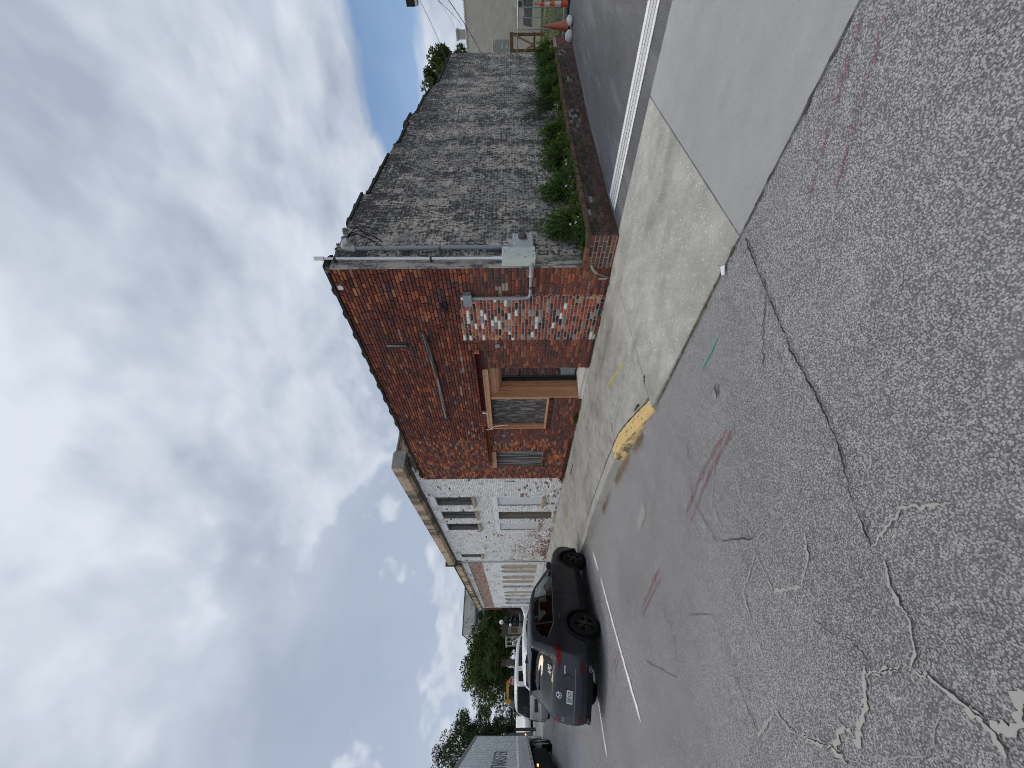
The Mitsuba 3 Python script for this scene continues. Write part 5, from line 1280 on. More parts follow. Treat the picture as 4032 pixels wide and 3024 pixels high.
def on_tail(mesh, z_up=True, lift=.006):
    """lays a flat (y-right, z) mesh, in the xy plane, onto the tail: x to the right of the car, y up"""
    v = np.array(mesh.vertices); y = -v[:, 0]; z = v[:, 1]; x = np.array([rear_x(a, b) for a, b in zip(z, y)]) - lift - v[:, 2]
    return trimesh.Trimesh(np.c_[x, y, z], mesh.faces, process=False)
# plate recess, number plate, badge
rec = MB(); pts = sg.Polygon([(-.36, .68), (.36, .68), (.44, .80), (.36, .905), (-.36, .905), (-.44, .80)]).buffer(.03)
def grid_poly(poly, s=.03):
    x0, y0, x1, y1 = poly.bounds; P = [np.array(poly.exterior.interpolate(u).coords[0]) for u in np.arange(0, poly.exterior.length, s)]; P += [np.array([a, b]) for a in np.arange(x0, x1, s) for b in np.arange(y0, y1, s) if poly.buffer(-s * .4).contains(sg.Point(a, b))]
    P = np.array(P); t = Delaunay(P).simplices; c = P[t].mean(1); t = t[shapely.contains_xy(poly, c[:, 0], c[:, 1])]; return trimesh.Trimesh(np.c_[P, np.zeros(len(P))], t, process=False)
put('plate_recess', gk, on_tail(grid_poly(pts), lift=.003), 'vc_satin', True, (.012, .014, .017), None, GT)
put('tailgate_step', gk, on_tail(grid_poly(sg.box(-.47, .596, .47, .614)), lift=.003), 'vc_satin', True, (.012, .013, .016), None, GT)
put('chrome_strip', gk, on_tail(grid_poly(sg.box(-.62, .645, .62, .66), .02), lift=.010), 'vc_paint', True, (.10, .12, .14), None, GT)
put('licence_plate', gk, on_tail(grid_poly(sg.box(-.152, .70, .152, .852), .03), lift=.014), 'vc_satin', True, (.60, .60, .60), None, GT)
put('plate_frame', gk, on_tail(grid_poly(sg.box(-.155, .826, .155, .858), .02), lift=.018), 'vc_satin', True, (.01, .01, .01), None, GT)
for tx, h, x, z, c in (('2ZP 171', .062, -.128, .738, (.02, .02, .025)),):
    m = meshkit.text_mesh(tx, h, .002, True); w = m.bounds[1][0] - m.bounds[0][0]; m.vertices[:, 0] *= .255 / w; m.apply_translation([x, z, 0]); put('plate_number', gk, on_tail(m.subdivide_to_size(.04), lift=.018), 'vc', False, c, None, GT)
m = grid_poly(sg.box(-.13, .710, .13, .722), .03); put('plate_motto', gk, on_tail(m, lift=.017), 'vc', False, (.2, .2, .22), None, GT)
ring = sg.Point(0, 0).buffer(1).difference(sg.Point(0, 0).buffer(.84)); wing = sg.Polygon([(-.80, .42), (-.45, .34), (0, -.12), (.45, .34), (.80, .42), (.66, .12), (.40, .02), (.14, -.42), (0, -.62), (-.14, -.42), (-.40, .02), (-.66, .12)])
from shapely import affinity as aff
for nm, g in (('badge_ring', ring), ('badge_wing', wing)):
    g = aff.translate(aff.scale(g, .072, .056, origin=(0, 0)), .0, .985); m = trimesh.creation.extrude_polygon(g, .008, engine='earcut'); put(nm, gk, on_tail(m, lift=.006), 'vc_metal', 20, (.75, .76, .78), None, GT)
m = meshkit.text_mesh('CX-5', .035, .004); m.apply_translation([-.66, .865, 0]); put('badge_letters', gk, on_tail(m), 'vc_metal', False, (.7, .7, .72), None, GT)
m = grid_poly(sg.box(.46, .868, .64, .884), .03); put('badge_bar', gk, on_tail(m, lift=.008), 'vc_metal', False, (.6, .62, .64), None, GT)
def on_glass(m, lift=.045):
    v = np.array(m.vertices); return trimesh.Trimesh(np.c_[np.array([rear_x(a, b, .063) for a, b in zip(v[:, 1], -v[:, 0])]) - lift - v[:, 2] * .6, -v[:, 0], v[:, 1] + .004], m.faces, process=False)
m = meshkit.text_mesh('APG', .070, .002, True); m.vertices[:, 0] += m.vertices[:, 1] * .12; m.apply_translation([.30, 1.155, 0]); put('window_sticker', gk, on_glass(m), 'vc', False, (.78, .8, .82), 'white letters APG stuck on the rear window', GT)
# spoiler, wiper, aerial fin, mirrors, handles, exhausts
sp = MB(); sp.add(trimesh.convex.convex_hull(np.array([[-.22, y, 1.668 - .06 * abs(y)] for y in (-.52, 0, .52)] + [[-.56, y, 1.615 - .05 * abs(y)] for y in (-.50, 0, .50)] + [[-.54, y, 1.59 - .05 * abs(y)] for y in (-.50, 0, .50)] + [[-.30, y, 1.56] for y in (-.52, .52)])), (.009, .0135, .022), 30); sp.put('spoiler', gk, 'vc_paint', None, GT)
MB().box(-.572, -.556, -.2, .2, 1.592, 1.602, (.10, .004, .004)).put('brake_light', gk, 'vc_satin', None, GT)
MB().add(trimesh.convex.convex_hull(np.array([[-.25, 0, 1.65], [.02, 0, 1.70], [-.18, 0, 1.735], [-.24, 0, 1.735], [-.25, .03, 1.65], [-.25, -.03, 1.65], [.0, .025, 1.68], [.0, -.025, 1.68]])), (.02, .025, .034), 40).put('aerial_fin', gk, 'vc_paint', None, GT)
m = MB(); q = np.array([[rear_x(1.15, .0, .063) - .012, 0, 1.14], [rear_x(1.18, .3, .063) - .014, .2, 1.165], [rear_x(1.2, .45, .063) - .014, .42, 1.185]]); m.add(tubem(q, [.018, .014, .006], 6), (.008, .008, .008), True); m.put('rear_wiper', gk, 'vc', None, GT)
for sg_ in (1, -1):
    mm = trimesh.creation.icosphere(3, 1.); mm.vertices *= [.07, .115, .075]; mm.vertices[:, 0] = np.maximum(mm.vertices[:, 0], -.035); mm.apply_translation([2.02, sg_ * 1.02, 1.16]); put('door_mirror', gk, mm, 'vc_paint', 40, (.009, .0135, .022), None, GT)
    MB().add(tubem([[2.05, sg_ * .88, 1.10], [2.03, sg_ * 1.0, 1.12]], .02, 6), (.015, .015, .016), True).put('mirror_arm', gk, 'vc', None, GT)
    for hx in (1.12, .16):
        w = GW(hx, .93); m = trimesh.creation.icosphere(3, 1.); m.vertices *= [.095, .022, .017]; m.apply_translation([hx, sg_ * (w + .012), .935]); put('door_handle', gk, m, 'vc_paint', True, (.024, .03, .042), None, GT)
        m = trimesh.creation.icosphere(3, 1.); m.vertices *= [.06, .006, .034]; m.apply_translation([hx + .02, sg_ * (w + .002), .935]); put('handle_cup', gk, m, 'vc_satin', True, (.006, .007, .009), None, GT)
    m = lathem([(.028, -.03), (.036, -.05), (.040, .05), (.033, .05), (.028, -.03)], 20, 'x'); m.apply_transform(trimesh.transformations.rotation_matrix(math.pi, [0, 0, 1])); m.apply_translation([-.93, sg_ * .60, .33]); put('exhaust_tip', gk, m, 'vc_metal', 40, (.5, .5, .5), None, GT)
    # bright waistline and black pillar cover
    xs_ = np.linspace(.0, 2.05, 30); put('chrome_strip', gk, tubem([[x, sg_ * (GW(x, 1.082 + .01 * (x < 1)) + .004), 1.09 - .007 * x] for x in xs_], .007, 5), 'vc_metal', True, (.35, .34, .34), None, GT)
    put('chrome_strip', gk, tubem([[-.02, sg_ * (GW(-.02, 1.10) + .003), 1.095], [-.40, sg_ * (GW(-.40, 1.225) + .003), 1.225]], .009, 5), 'vc_metal', True, (.42, .36, .32), None, GT)
    for px, pz0, px1, pz1, wd in ((1.0, 1.09, 1.03, 1.56, .03), (.02, 1.11, .12, 1.53, .02)):
        put('pillar_cover', gk, tubem([[px, sg_ * (GW(px, pz0) - .0), pz0], [(px + px1) / 2, sg_ * GW((px + px1) / 2, (pz0 + pz1) / 2), (pz0 + pz1) / 2], [px1, sg_ * (GW(px1, pz1) - .0), pz1]], wd * .42, 6), 'vc_satin', True, (.008, .008, .009), None, GT)
# --- the white cars parked beyond it
WHITE = (.74, .75, .75)


def scaled(P, sx, sz): return [(x * sx, z * sz) for x, z in P]


A_OUT = scaled(G_OUT, 1.0, .985)
AW = Wf([.2, .34, .55, .80, .98, 1.08, 1.2, 1.45, 1.6, 1.7], [.84, .885, .905, .92, .915, .885, .84, .76, .70, .65], 1.34, 2.28, .115, .08)
ak = thing('white_crossover', 'white crossover mostly hidden behind the dark grey SUV', 'car')
suv(ak, place(-12.45, -5.05, math.radians(137.), .05, wb=2.7), dict(outline=A_OUT, W=AW, rf=grf, crown=gcrown, paint=WHITE, step=.075, half=.92, tyre=.355, axles=(0, 2.7), arches=[(0, .36, .42), (2.7, .36, .42)], clad=.36, floor=(-.75, 3.4), spokes=10, paint_bsdf='vc_satin',
    glass_side=[('front_window', [(1.02, 1.085), (2.02, 1.07), (1.93, 1.19), (1.42, 1.49), (1.06, 1.53)], 'dark_glass'), ('rear_window', [(-.02, 1.10), (.96, 1.085), (1.0, 1.53), (.62, 1.55), (.12, 1.51)], 'dark_glass'), ('quarter_window', [(-.50, 1.16), (-.08, 1.10), (.05, 1.50), (-.2, 1.46)], 'dark_glass')],
    glass_strip=[('rear_screen', [(-.66, 1.08), (.66, 1.08), (.64, 1.2), (.56, 1.53), (-.56, 1.53), (-.64, 1.2)], -1.1, -.30, 'dark_glass'), ('windscreen', [(-.66, 1.0), (.66, 1.0), (.60, 1.56), (-.60, 1.56)], 1.4, 2.42, 'dark_glass')],
    lamps=[('tail_light', [(-.66, 1.05), (-.66, .90), (-1., .88), (-1., 1.05)], ([(.62, .90), (.62, 1.03), (.95, 1.05), (.95, .88)], -1.2, -.6), 'red_lens', None)]))
B_OUT = [(-.95, .30), (-1.12, .42), (-1.14, .60), (-1.10, .70), (-1.09, 1.0), (-1.06, 1.15), (-.93, 1.62), (-.86, 1.80), (-.74, 1.86), (-.2, 1.90), (1.0, 1.92), (1.7, 1.88), (2.0, 1.80), (2.45, 1.45), (2.75, 1.26), (3.0, 1.22), (3.6, 1.17), (3.95, 1.08), (4.02, .9), (4.03, .6), (3.98, .42), (3.85, .30), (3.5, .26), (1.5, .26), (-.4, .26)]
BW = Wf([.2, .34, .6, .9, 1.1, 1.25, 1.6, 1.8, 1.92], [.92, .97, 1.0, 1.01, 1.0, .96, .86, .80, .72], 1.44, 2.6, .09, .05)
bk_ = thing('white_full_size_suv', 'tall white SUV with black rear glass bearing a dark decal, beyond the other parked cars', 'car')
BT_ = place(-20.0, -5.75, math.radians(137.), wb=2.95)
suv(bk_, BT_, dict(outline=B_OUT, W=BW, rf=lambda x, z: .09 if z > 1.6 else .10, crown=lambda x, z, n: .03 * max(n[1], 0) + .09 * abs(n[0]), paint=WHITE, step=.085, half=1.0, tyre=.40, axles=(0, 2.95), arches=[(0, .41, .47), (2.95, .41, .47)], floor=(-.95, 3.8), spokes=6, rim=(.3, .3, .31), paint_bsdf='vc_satin',
    glass_side=[('front_window', [(1.30, 1.24), (2.40, 1.24), (1.98, 1.68), (1.34, 1.72)], 'dark_glass'), ('rear_window', [(.02, 1.24), (1.28, 1.24), (1.32, 1.73), (.08, 1.74)], 'dark_glass'), ('quarter_window', [(-.90, 1.24), (-.30, 1.24), (-.20, 1.73), (-.76, 1.70)], 'dark_glass')],
    glass_strip=[('rear_screen', [(-.78, 1.17), (.78, 1.17), (.80, 1.3), (.66, 1.76), (-.66, 1.76), (-.80, 1.3)], -1.4, -.80, 'dark_glass'), ('windscreen', [(-.75, 1.2), (.75, 1.2), (.68, 1.78), (-.68, 1.78)], 1.8, 2.75, 'dark_glass')],
    lamps=[('tail_light', [(-1.0, .78), (-1.0, 1.24), (-1.3, 1.24), (-1.3, .78)], ([(.84, .78), (.84, 1.24), (1.1, 1.24), (1.1, .78)], -1.4, -.8), 'red_lens', None)]))
m = meshkit.text_mesh('FER', .20, .004, True); v = m.vertices; tx = np.array([np.interp(z, [1.0, 1.15, 1.62], [-1.09, -1.06, -.93]) for z in v[:, 1] + 1.26]); put('rear_decal', bk_, trimesh.Trimesh(np.c_[tx - .09 * (1 - (np.minimum(1, np.abs(-v[:, 0] + .5) / .8)) ** 2) - .012 - v[:, 2], -v[:, 0] + .62, v[:, 1] + 1.26], m.faces, process=False), 'vc', False, (.10, .10, .11), None, BT_)
for z0, z1, c, nm in ((.80, .94, (.09, .09, .10), 'plate_recess'), (.955, .985, (.5, .5, .5), 'chrome_strip')):
    g = sg.box(-.34, z0, .34, z1); m = trimesh.creation.extrude_polygon(g, .01, engine='earcut').subdivide_to_size(.12); v = m.vertices; put(nm, bk_, trimesh.Trimesh(np.c_[-1.10 - .09 * (1 - (v[:, 0] / 1.) ** 2) - v[:, 2], -v[:, 0], v[:, 1]], m.faces, process=False), 'vc_satin', False, c, None, BT_)
put('rear_bumper', bk_, trimesh.convex.convex_hull(np.array([[-1.1, s_ * .92, z] for s_ in (1, -1) for z in (.42, .66)] + [[-1.25, s_ * .6, z] for s_ in (1, -1) for z in (.46, .64)])), 'vc_satin', 30, (.50, .51, .52), None, BT_)
ck = thing('white_sedan', 'small white car beyond the end of the arched building, its front wheel in view', 'car')
suv(ck, place(-43.2, 2.3, math.radians(-92.), z=-.30), dict(outline=scaled(G_OUT, 1.0, .88), W=AW, rf=grf, crown=gcrown, paint=WHITE, step=.11, half=.9, tyre=.33, axles=(0, 2.7), arches=[(0, .34, .39), (2.7, .34, .39)], floor=(-.7, 3.4), spokes=7, rim=(.12, .12, .12), paint_bsdf='vc_satin',
    glass_side=[('side_window', [(.0, .97), (2.02, .95), (1.42, 1.35), (.2, 1.36)], 'dark_glass')], glass_strip=[('windscreen', [(-.66, .9), (.66, .9), (.60, 1.4), (-.60, 1.4)], 1.4, 2.42, 'dark_glass')], lamps=[('headlight', [(3.2, .80), (3.2, .66), (3.62, .62), (3.6, .76)], None, 'dark_glass', None)]))
# the white pickup far behind
pk = thing('white_pickup', 'white pickup far down the street beside the truck front', 'pickup')
PKT = place(-49.2, -9.3, math.radians(-3.), z=-.30)
PO = [(-1.2, .5), (-1.25, .7), (-1.22, 1.12), (-1.1, 1.16), (.7, 1.16), (.78, 1.2), (.9, 1.8), (1.1, 1.88), (2.0, 1.86), (2.2, 1.78), (2.9, 1.25), (3.1, 1.2), (4.3, 1.12), (4.45, .95), (4.46, .6), (4.3, .45), (-.9, .45)]
suv(pk, PKT, dict(outline=PO, W=BW, rf=lambda x, z: .08, crown=lambda x, z, n: .03 * max(n[1], 0) + .04 * abs(n[0]), paint=WHITE, step=.12, half=1., tyre=.40, axles=(0, 3.5), arches=[(0, .42, .47), (3.5, .42, .47)], floor=(-1., 4.2), spokes=6, rim=(.3, .3, .3), paint_bsdf='vc_satin', glass_side=[('side_window', [(1.0, 1.25), (2.75, 1.25), (2.2, 1.7), (1.05, 1.72)], 'dark_glass')], glass_strip=[],
    lamps=[('tail_light', [(-1.05, .82), (-1.05, 1.1), (-1.4, 1.1), (-1.4, .82)], None, 'red_lens', None)]))

# --- the box truck at the left edge
tk = thing('box_truck', 'pale grey box truck with dark lettering on its side, at the left edge', 'truck')
TY = -7.98; TX0, TX1 = -24.0, -12.2; GR = (.47, .51, .54)
put('box', tk, boxm(TX0, TX1, TY - 2.5, TY, 1.10, 3.80, .02), 'vc_satin', False, GR)
for i in range(20):
    x = TX0 + .35 + i * .60
    if x < TX1 - .1: put('panel_seam', tk, boxm(x - .012, x + .012, TY, TY + .007, 1.16, 3.72), 'vc_satin', False, (.41, .45, .48))
put('top_rail', tk, boxm(TX0 - .02, TX1, TY - .02, TY + .02, 3.70, 3.84, .008), 'vc', False, (.16, .165, .17)); put('bottom_rail', tk, boxm(TX0, TX1, TY - .02, TY + .022, 1.02, 1.14, .006), 'vc', False, (.30, .30, .29)); put('corner_post', tk, boxm(TX0 - .05, TX0 + .05, TY - .03, TY + .015, 1.1, 3.8, .01), 'vc', False, (.12, .12, .12))
put('marking_strip', tk, boxm(TX0 + .1, TX1, TY, TY + .008, 1.555, 1.63), 'vc', False, (.66, .69, .70)); put('lower_panel', tk, boxm(TX0 + .05, TX1, TY, TY + .004, 1.16, 1.55), 'vc_satin', False, (.40, .44, .48))
for i in range(16): put('rail_mark', tk, boxm(TX0 + .3 + i * .55, TX0 + .5 + i * .55, TY + .022, TY + .026, 1.05, 1.11), 'vc', False, (.16, .05, .04) if i % 2 else (.4, .4, .4))
m = meshkit.text_mesh('TMASTER', .53, .004); w = m.bounds[1][0]; m.vertices[:, 0] *= 3.95 / w; put('lettering', tk, trimesh.Trimesh(np.c_[-14.58 - m.vertices[:, 0], TY + .003 + m.vertices[:, 2], 2.03 + m.vertices[:, 1]], m.faces, process=False), 'vc', False, (.06, .07, .09), 'dark capital letters on the side of the box')
for x0, x1 in ((-20.1, -12.4),): put('side_tank', tk, boxm(x0, x1, TY - 2.4, TY - .06, .22, 1.0, .10), 'vc', False, (.008, .008, .009))
put('chassis', tk, boxm(-24.5, -12.3, TY - 1.7, TY - .7, .55, 1.08), 'vc', False, (.012, .012, .012))
for cx in (-21.2, -22.35):
    wheel(None, tk, cx, 0, .50, .28, T4().translate([0, TY - .16, street_z(cx, TY) + .0]), (.25, .25, .26), 8, 1)
    a = np.linspace(.25, math.pi - .25, 14); arc = np.c_[cx + .60 * np.cos(a), .30 + .60 * np.sin(a)]; v = np.vstack([np.c_[arc[:, 0], np.full(14, TY - .55), arc[:, 1]], np.c_[arc[:, 0], np.full(14, TY + .0), arc[:, 1]]]); f = []
    for i in range(13): f += [[i, i + 1, 15 + i], [i, 15 + i, 14 + i]]
    put('mudguard', tk, trimesh.Trimesh(v, f, process=False), 'vc_metal', True, (.42, .43, .45))
q = lathem([(0, 0), (.31, .0), (.33, .03), (.33, .92), (.31, .95), (0, .95)], 24, 'x'); q.apply_translation([-24.45, TY - .36, .62]); put('fuel_tank', tk, q, 'vc_metal', 30, (.55, .56, .58))
for x_ in (-24.2, -23.75): put('tank_strap', tk, boxm(x_, x_ + .06, TY - .72, TY - .02, .28, .97, .02), 'vc_metal', False, (.7, .7, .7))
put('cab', tk, trimesh.convex.convex_hull(np.array([[x, y, z] for y in (TY - 2.35, TY - .22) for x, z in ((-24.4, .6), (-24.4, 2.75), (-24.9, 2.9), (-26.0, 2.75), (-26.6, 1.8), (-28.2, 1.65), (-28.4, .6))])), 'vc_satin', 30, (.05, .06, .07)); put('cab_window', tk, trimesh.Trimesh([[-24.8, TY - .20, 1.85], [-25.9, TY - .20, 1.85], [-25.6, TY - .22, 2.6], [-24.8, TY - .22, 2.6]], [[0, 1, 2], [0, 2, 3]]), 'dark_glass')
put('mirror', tk, boxm(-26.6, -26.45, TY - .05, TY + .22, 1.75, 2.25, .03), 'vc', False, (.012, .012, .012)); put('mirror_arm', tk, tubem([[-26.4, TY - .25, 1.7], [-26.5, TY + .08, 1.75]], .02, 6), 'vc', True, (.02, .02, .02))
for x_, y_, z_ in ((-15.5, TY - .03, .88), (-24.6, TY + .0, 1.12)): put('marker_light', tk, boxm(x_ - .05, x_ + .05, y_ - .03, y_ + .03, z_ - .03, z_ + .03, .008), {'type': 'diffuse', 'reflectance': {'type': 'rgb', 'value': [.8, .42, .1]}}, False); 
for k_ in [k_ for k_ in scene if 'marker_light' in k_]: scene[k_]['emitter'] = {'type': 'area', 'radiance': {'type': 'rgb', 'value': [.9, .42, .08]}}

# ---------------------------------------------------------------- beyond the crossing
th = thing('old_theatre', 'pale stained building with blue mouldings below its parapet, beyond the trees', 'building')
XB = -64.8
put('wall', th, boxm(XB - 14, XB, -.2, 26, -1, 6.9), 'aged_white'); put('parapet', th, boxm(XB - 14, XB + .12, -.35, 26, 7.7, 9.4, .05), 'aged_white'); put('frieze', th, boxm(XB - 14, XB + .02, -.22, 26, 6.9, 7.7), 'aged_white'); put('parapet_cap', th, boxm(XB - 14, XB + .2, -.42, 26, 9.4, 9.52, .03), 'vc', False, (.20, .19, .17))
for z0, z1, d in ((7.45, 7.68, .35), (7.28, 7.42, .2), (6.72, 6.92, .3), (6.55, 6.68, .15), (6.1, 6.3, .2)): put('blue_moulding', th, boxm(XB, XB + d, .8, 25, z0, z1, .03), 'vc_satin', False, (.10, .17, .22))
for i in range(26): put('dentil', th, boxm(XB, XB + .18, 1.0 + i * .42, 1.22 + i * .42, 6.95, 7.2), 'vc', False, (.45, .44, .40) if i % 2 else (.28, .25, .22))
sf = thing('shopfront', 'dark shop window with pale writing under the trees, at the end of the street', 'storefront')
put('front', sf, boxm(-55.4, -55.0, -1.25, 8, -.5, 3.3), 'vc', False, (.13, .12, .10))
put('window', sf, boxm(-55.0, -54.95, -.2, 1.2, 1.05, 2.55), 'dark_glass')
rs = np.random.default_rng(5); m = MB()
for i in range(6): a = rs.uniform(-.05, .8); z_ = rs.uniform(1.3, 2.2); m.box(-54.95, -54.93, a, a + rs.uniform(.12, .35), z_, z_ + rs.uniform(.05, .10), (.40, .43, .45))
labels[m.put('window_stickers', sf)] = {'kind': 'stuff'}
for y0, y1, z0, z1, c in ((-.3, 1.3, .88, 1.04, (.42, .44, .44)), (1.22, 1.45, -.3, 2.2, (.42, .38, .26)), (-1.05, -.25, -.3, 2.45, (.36, .34, .29)), (1.5, 2.6, -.3, 2.6, (.03, .03, .035)), (2.6, 2.8, -.3, 2.6, (.35, .35, .32))): put('panel', sf, boxm(-55.0, -54.9, y0, y1, z0, z1, .01), 'vc', False, c)
put('door', sf, boxm(-54.9, -54.86, -.92, -.38, 1.28, 2.08), 'vc', False, (.17, .12, .07), 'brown board on the pale door')
for y0 in (-2.3, -1.85, -1.4): put('white_post', sf, boxm(-56.2, -56.0, y0, y0 + .14, -.4, 2.75, .01), 'vc', False, (.50, .49, .46))
put('porch_beam', sf, boxm(-56.22, -55.98, -2.4, -1.2, 2.6, 2.85, .01), 'vc', False, (.5, .49, .46))
sl = thing('street_lamp', 'black street lamp post with two white globes', 'street lamp')
LX, LY = -47.5, -.45
put('post', sl, tubem([[LX, LY, -.3], [LX, LY, 2.95]], .075, 10), 'vc', 40, (.012, .013, .014)); put('base', sl, lathem([(.2, -.35), (.2, -.1), (.12, .1), (.10, .6), (.07, .65)], 14).apply_translation([LX, LY, 0]), 'vc', 40, (.012, .013, .014)); put('arm', sl, tubem([[LX, LY, 2.1], [LX, LY - .25, 1.98], [LX, LY - .28, 2.02]], .03, 6), 'vc', True, (.012, .013, .014)); put('collar', sl, lathem([(.07, 2.5), (.18, 2.55), (.18, 2.62), (.07, 2.75)], 12).apply_translation([LX, LY, 0]), 'vc', 40, (.012, .013, .014))
for z_, y_ in ((3.14, 0), (2.13, -.28)):
    m = trimesh.creation.icosphere(3, .23 if y_ == 0 else .15); m.apply_translation([LX, LY + y_, z_]); put('globe', sl, m, 'vc_satin', True, (.80, .81, .81))
st = thing('stop_sign', 'red octagonal stop sign with white letters above the white cars', 'road sign')
SX, SYY, SZ_ = -48.96, -5.76, 1.87; SU = unit([-.06, .998, 0]); SN = unit([.998, .06, 0])
def octo(r): return sg.Polygon([(r * math.cos(math.pi / 8 + i * math.pi / 4), r * math.sin(math.pi / 8 + i * math.pi / 4)) for i in range(8)])
FRS = (np.array([SX, SYY, SZ_]), SU, (0, 0, 1), SN)
put('border', st, extrude(octo(.385), FRS, 0, .01), 'vc_satin', False, (.7, .7, .7)); put('face', st, extrude(octo(.352), FRS, .01, .016), 'vc_satin', False, (.30, .012, .025))
m = meshkit.text_mesh('STOP', .235, .004, True); m.apply_translation([-m.bounds[:, 0].mean(), -.118, 0]); m.vertices[:, 0] *= .54 / (m.bounds[1][0] - m.bounds[0][0]); p_ = m.vertices; put('letters', st, trimesh.Trimesh(FRS[0] + p_[:, :1] * SU + p_[:, 1:2] * np.array([0, 0, 1]) + (p_[:, 2:3] + .017) * SN, m.faces, process=False), 'vc', False, (.75, .75, .75)); put('post', st, tubem([[SX - .03, SYY, -.4], [SX - .03, SYY, 2.0]], .035, 8), 'vc_metal', True, (.4, .4, .4))
# excavator
ex = thing('excavator', 'yellow excavator raising its arm in front of the trees', 'excavator')
YE = (.46, .25, .03)
EX, EY = -54.8, -6.3
def slab_(pts, y0, y1, nm, c=YE, bs='vc_satin', lab=None): put(nm, ex, extrude(sg.Polygon(pts), ((EX, 0, 0), (0, 1, 0), (0, 0, 1), (1, 0, 0)), y0, y1), bs, False, c, lab)
slab_([(-5.68, 2.29), (-5.77, 2.56), (-6.03, 2.72), (-7.51, 2.64), (-7.47, 2.40), (-6.12, 2.36), (-5.97, 2.05), (-6.0, 1.0), (-5.7, 1.0)], -.17, .17, 'boom'); slab_([(-7.57, 2.9), (-7.51, 2.31), (-7.64, 2.07), (-7.97, 2.2), (-7.9, 2.64), (-7.72, 2.92)], -.2, .2, 'stick')
slab_([(-7.97, 2.21), (-7.6, 1.88), (-7.9, 1.6), (-8.65, 1.92)], -.4, .4, 'bucket', (.16, .16, .165), 'vc'); put('ram', ex, tubem([[EX, -6.9, 2.84], [EX, -7.6, 2.9]], .05, 8), 'vc_metal', True, (.6, .6, .6))
put('house', ex, boxm(EX - 1.3, EX + 1.1, EY + .4, EY + 2.6, .2, 1.1, .1), 'vc_satin', False, YE); put('cab', ex, boxm(EX - .3, EX + 1., EY + .9, EY + 2.0, 1.1, 1.75, .08), 'vc_satin', False, (.02, .02, .02)); put('track', ex, boxm(EX + .8, EX + 1.4, EY - .6, EY + 2.7, -.4, .3, .2), 'vc', False, (.04, .035, .03)); put('track', ex, boxm(EX - 1.4, EX - .8, EY - .6, EY + 2.7, -.4, .3, .2), 'vc', False, (.04, .035, .03))
m = meshkit.text_mesh('CAT', .13, .01, True); put('boom_letters', ex, trimesh.Trimesh(np.c_[EX + .175 + m.vertices[:, 2], -6.95 + m.vertices[:, 0], 2.46 + m.vertices[:, 1]], m.faces, process=False), 'vc', False, (.6, .6, .6))
# roller with canopy, and the worker on it
ro = thing('road_roller', 'yellow road roller with a black canopy beside the white pickup', 'road roller')
RX, RY = -58., -9.5
put('canopy', ro, boxm(RX - 1., RX + 1., RY - .9, RY + .9, 2.05, 2.2, .03), 'vc', False, (.015, .015, .015))
for dx in (-.8, .8):
    for dy in (-.75, .75): put('canopy_post', ro, tubem([[RX + dx, RY + dy, .9], [RX + dx, RY + dy, 2.1]], .05, 6), 'vc', True, (.02, .02, .02))
put('hood', ro, boxm(RX - 1.2, RX + 1.2, RY - .6, RY + .6, .3, 1.1, .1), 'vc_satin', False, (.40, .22, .04)); q = lathem([(0, -.8), (.62, -.8), (.62, .8), (0, .8)], 24, 'y'); q.apply_translation([RX + 1.4, RY, .25]); put('drum', ro, q, 'vc', 30, (.05, .05, .05)); put('roof_sign', ro, boxm(RX + .9, RX + .95, RY - .3, RY + .4, 1.2, 1.5), 'vc', False, (.5, .45, .1))


def person(name, lab, joints, loc, parts):
    """joints hulled into one continuous figure; parts colour it by height"""
    import manifold3d as m3
    k = thing(name, lab, 'person'); body = m3.Manifold()
    def ball(p, r): return m3.Manifold.sphere(r, 14).translate([float(v) for v in p])
    for (a, ra), (b, rb) in joints: body = body + m3.Manifold.batch_hull([ball(a, ra), ball(b, rb)])
    body = body.refine_to_length(.05); g = body.to_mesh(); m = trimesh.Trimesh(g.vert_properties[:, :3], g.tri_verts); trimesh.smoothing.filter_taubin(m, iterations=6); m.apply_translation(loc)
    z = m.vertices[:, 2] - loc[2]; col = np.zeros((len(z), 3)); 
    for z0, z1, c in parts: col[(z >= z0) & (z < z1)] = c
    put('body', k, m, 'vc', True, None); scene[k + '__body'] = mikit.ply(m, 'vc', smooth=True, color=col); return k


J = lambda *p: np.array(p, float)
hip, ch, nk, hd = J(0, 0, .92), J(0, 0, 1.32), J(0, 0, 1.48), J(.02, 0, 1.63)
jt = [((hip, .14), (ch, .16)), ((ch, .15), (nk, .07)), ((nk, .06), (hd, .10)), ((hd, .10), (hd + [0, 0, .06], .095)), ((hd + [.09, 0, -.02], .022), (hd + [.10, 0, -.05], .02))]
for s in (1, -1):
    jt += [((J(0, s * .09, .90), .10), (J(.03, s * .10, .50), .07)), ((J(.03, s * .10, .50), .07), (J(0, s * .10, .08), .05)), ((J(-.04, s * .10, .05), .05), (J(.16, s * .11, .04), .04)), ((J(0, s * .19, 1.40), .07), (J(.04, s * .27, 1.12), .05)), ((J(.04, s * .27, 1.12), .05), (J(.22, s * .22, .98), .04)), ((J(.22, s * .22, .98), .038), (J(.30, s * .20, .95), .03))]
    for i in range(4): jt.append(((J(.29, s * .20, .96 - i * .018), .012), (J(.36, s * (.20 - .01), .945 - i * .02), .009)))
    jt.append(((J(.27, s * .18, .97), .013), (J(.32, s * .155, .975), .010)))
pk_ = person('person', 'worker in dark trousers and a bright yellow-green vest beside the road roller', jt, [-51.3, -8.85, -.30], [(-1, .95, (.02, .022, .04)), (.95, 1.44, (.50, .62, .06)), (1.44, 1.66, (.22, .13, .09)), (1.66, 2.2, (.55, .55, .5))])
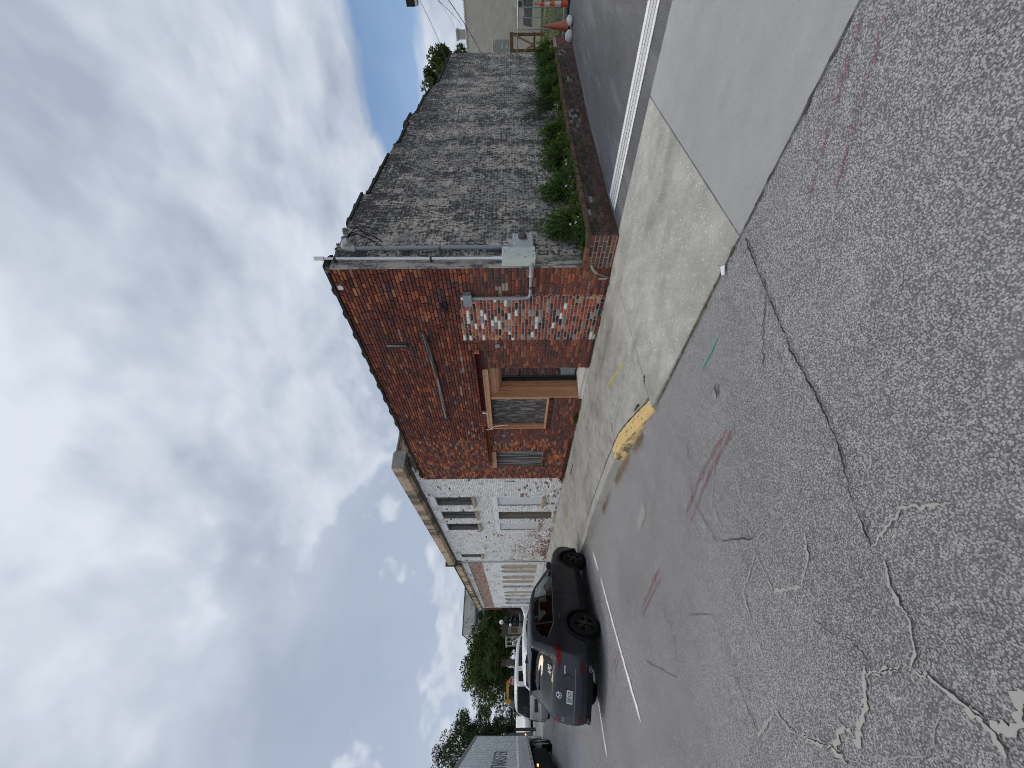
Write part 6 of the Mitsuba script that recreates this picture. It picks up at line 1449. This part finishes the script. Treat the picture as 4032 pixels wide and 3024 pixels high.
# trees at the end of the street
tree('oak_tree', 'broad dark green tree whose crown fills the gap beyond the arched building', (-60.2, -2.2), -.4, 8.4, 3.2, 4.3, 15000, .30, (.066, .096, .034), 201, 90, .35, low=.2)
tree('oak_tree', 'dark tree in front of the shop window, right of the street lamp', (-51.5, 1.0), -.4, 6.3, 1.8, 2.8, 9000, .24, (.052, .078, .028), 202, 44, .22, low=.44)
tree('flowering_tree', 'green tree dotted with pale blooms behind the palm', (-63.5, -4.7), -.4, 9.4, 3.4, 4.3, 16000, .30, (.084, .116, .036), 203, 90, .3, low=.2)
r8 = np.random.default_rng(204); v, f, c = leaves(np.c_[r8.uniform(-62, -60.4, 130), r8.uniform(-6.6, -2., 130), r8.uniform(5.6, 7.9, 130)], r8.normal(0, 1, (130, 3)), .20, .18, (.50, .48, .34), r8); k = put('blossom', 'flowering_tree', trimesh.Trimesh(v, f, process=False), 'leaf', False, c); labels[k] = {'kind': 'stuff'}
for i, (x, y, zt, rx, lab) in enumerate(((-40, -10.5, 9.2, 2.1, 'feathery tree rising behind the box truck'), (-38.6, -8.9, 7.2, 1.7, 'second tree behind the box truck, nearer the gap'), (-36, -11.6, 8.4, 1.8, 'tree at the left edge above the box truck roof'), (-62, -11.4, 3.6, 1.2, 'low tree between the truck and the excavator'))):
    tree('tree', lab, (x, y), -.4, zt, rx, rx, 6500, .19, (.066, .09, .046), 210 + i, 44, .14, low=.3)
for i, (x, y, zt, rx, lab) in enumerate(((-98, -13., 4.2, 5., 'distant low tree left of the excavator bucket'), (-100, -18., 4.0, 5., 'far tree line behind the white pickup'), (-84, -6.5, 4.4, 3.2, 'distant trees behind the excavator boom'), (-92, -22., 4.0, 5., 'far tree behind the truck mirror'))):
    tree('tree', lab, (x, y), -.5, zt, rx, rx, 3600, .36, (.055, .080, .045), 220 + i, 30, .25, low=.02)
# palm
pm = thing('palm_tree', 'cabbage palm with drooping fan leaves and a shaggy pale trunk', 'palm')
PX, PY = -52.6, -4.1; tr = MB(); q = np.array([[PX, PY, -.4], [PX, PY + .05, 1.2], [PX + .05, PY, 3.3]]); tr.tube(q, [.34, .30, .34], (.12, .10, .085), 10); r9 = np.random.default_rng(230)
for i in range(150):
    a = r9.uniform(0, 6.28); z_ = r9.uniform(.8, 3.3); d = np.array([math.cos(a), math.sin(a), 0]); p_ = np.array([PX, PY, z_]) + d * .30; v = np.array([p_ - [0, 0, .12], p_ + np.cross(d, [0, 0, 1]) * .06, p_ + d * .16 + [0, 0, .22], p_ - np.cross(d, [0, 0, 1]) * .06]); tr.add((v, [[0, 1, 2], [0, 2, 3]]), np.array([.20, .17, .15]) * r9.uniform(.4, 1.3))
tr.put('trunk', pm)
parts = []
for i in range(40):
    a = r9.uniform(0, 6.28); el = r9.uniform(-.55, 1.25); d = np.array([math.cos(a) * math.cos(el), math.sin(a) * math.cos(el), math.sin(el)]); c0 = np.array([PX, PY, 3.9]); hub = c0 + d * r9.uniform(.5, .85); side = unit(np.cross(d, [0, 0, 1.])); up = np.cross(side, d)
    th_ = np.linspace(-1.25, 1.25, 19); D = np.cos(th_)[:, None] * d + np.sin(th_)[:, None] * side + up * .12 - np.array([0, 0, .28]); parts.append(leaves(np.repeat(hub[None], 19, 0), D, .95, .10, np.array([.075, .105, .04]) * r9.uniform(.55, 1.5), r9, .15, .15)); parts.append(leaves(c0[None], d[None], float(np.linalg.norm(hub - c0)) * 1.05, .05, (.10, .12, .05), r9))
put_leaves('crown', pm, parts)
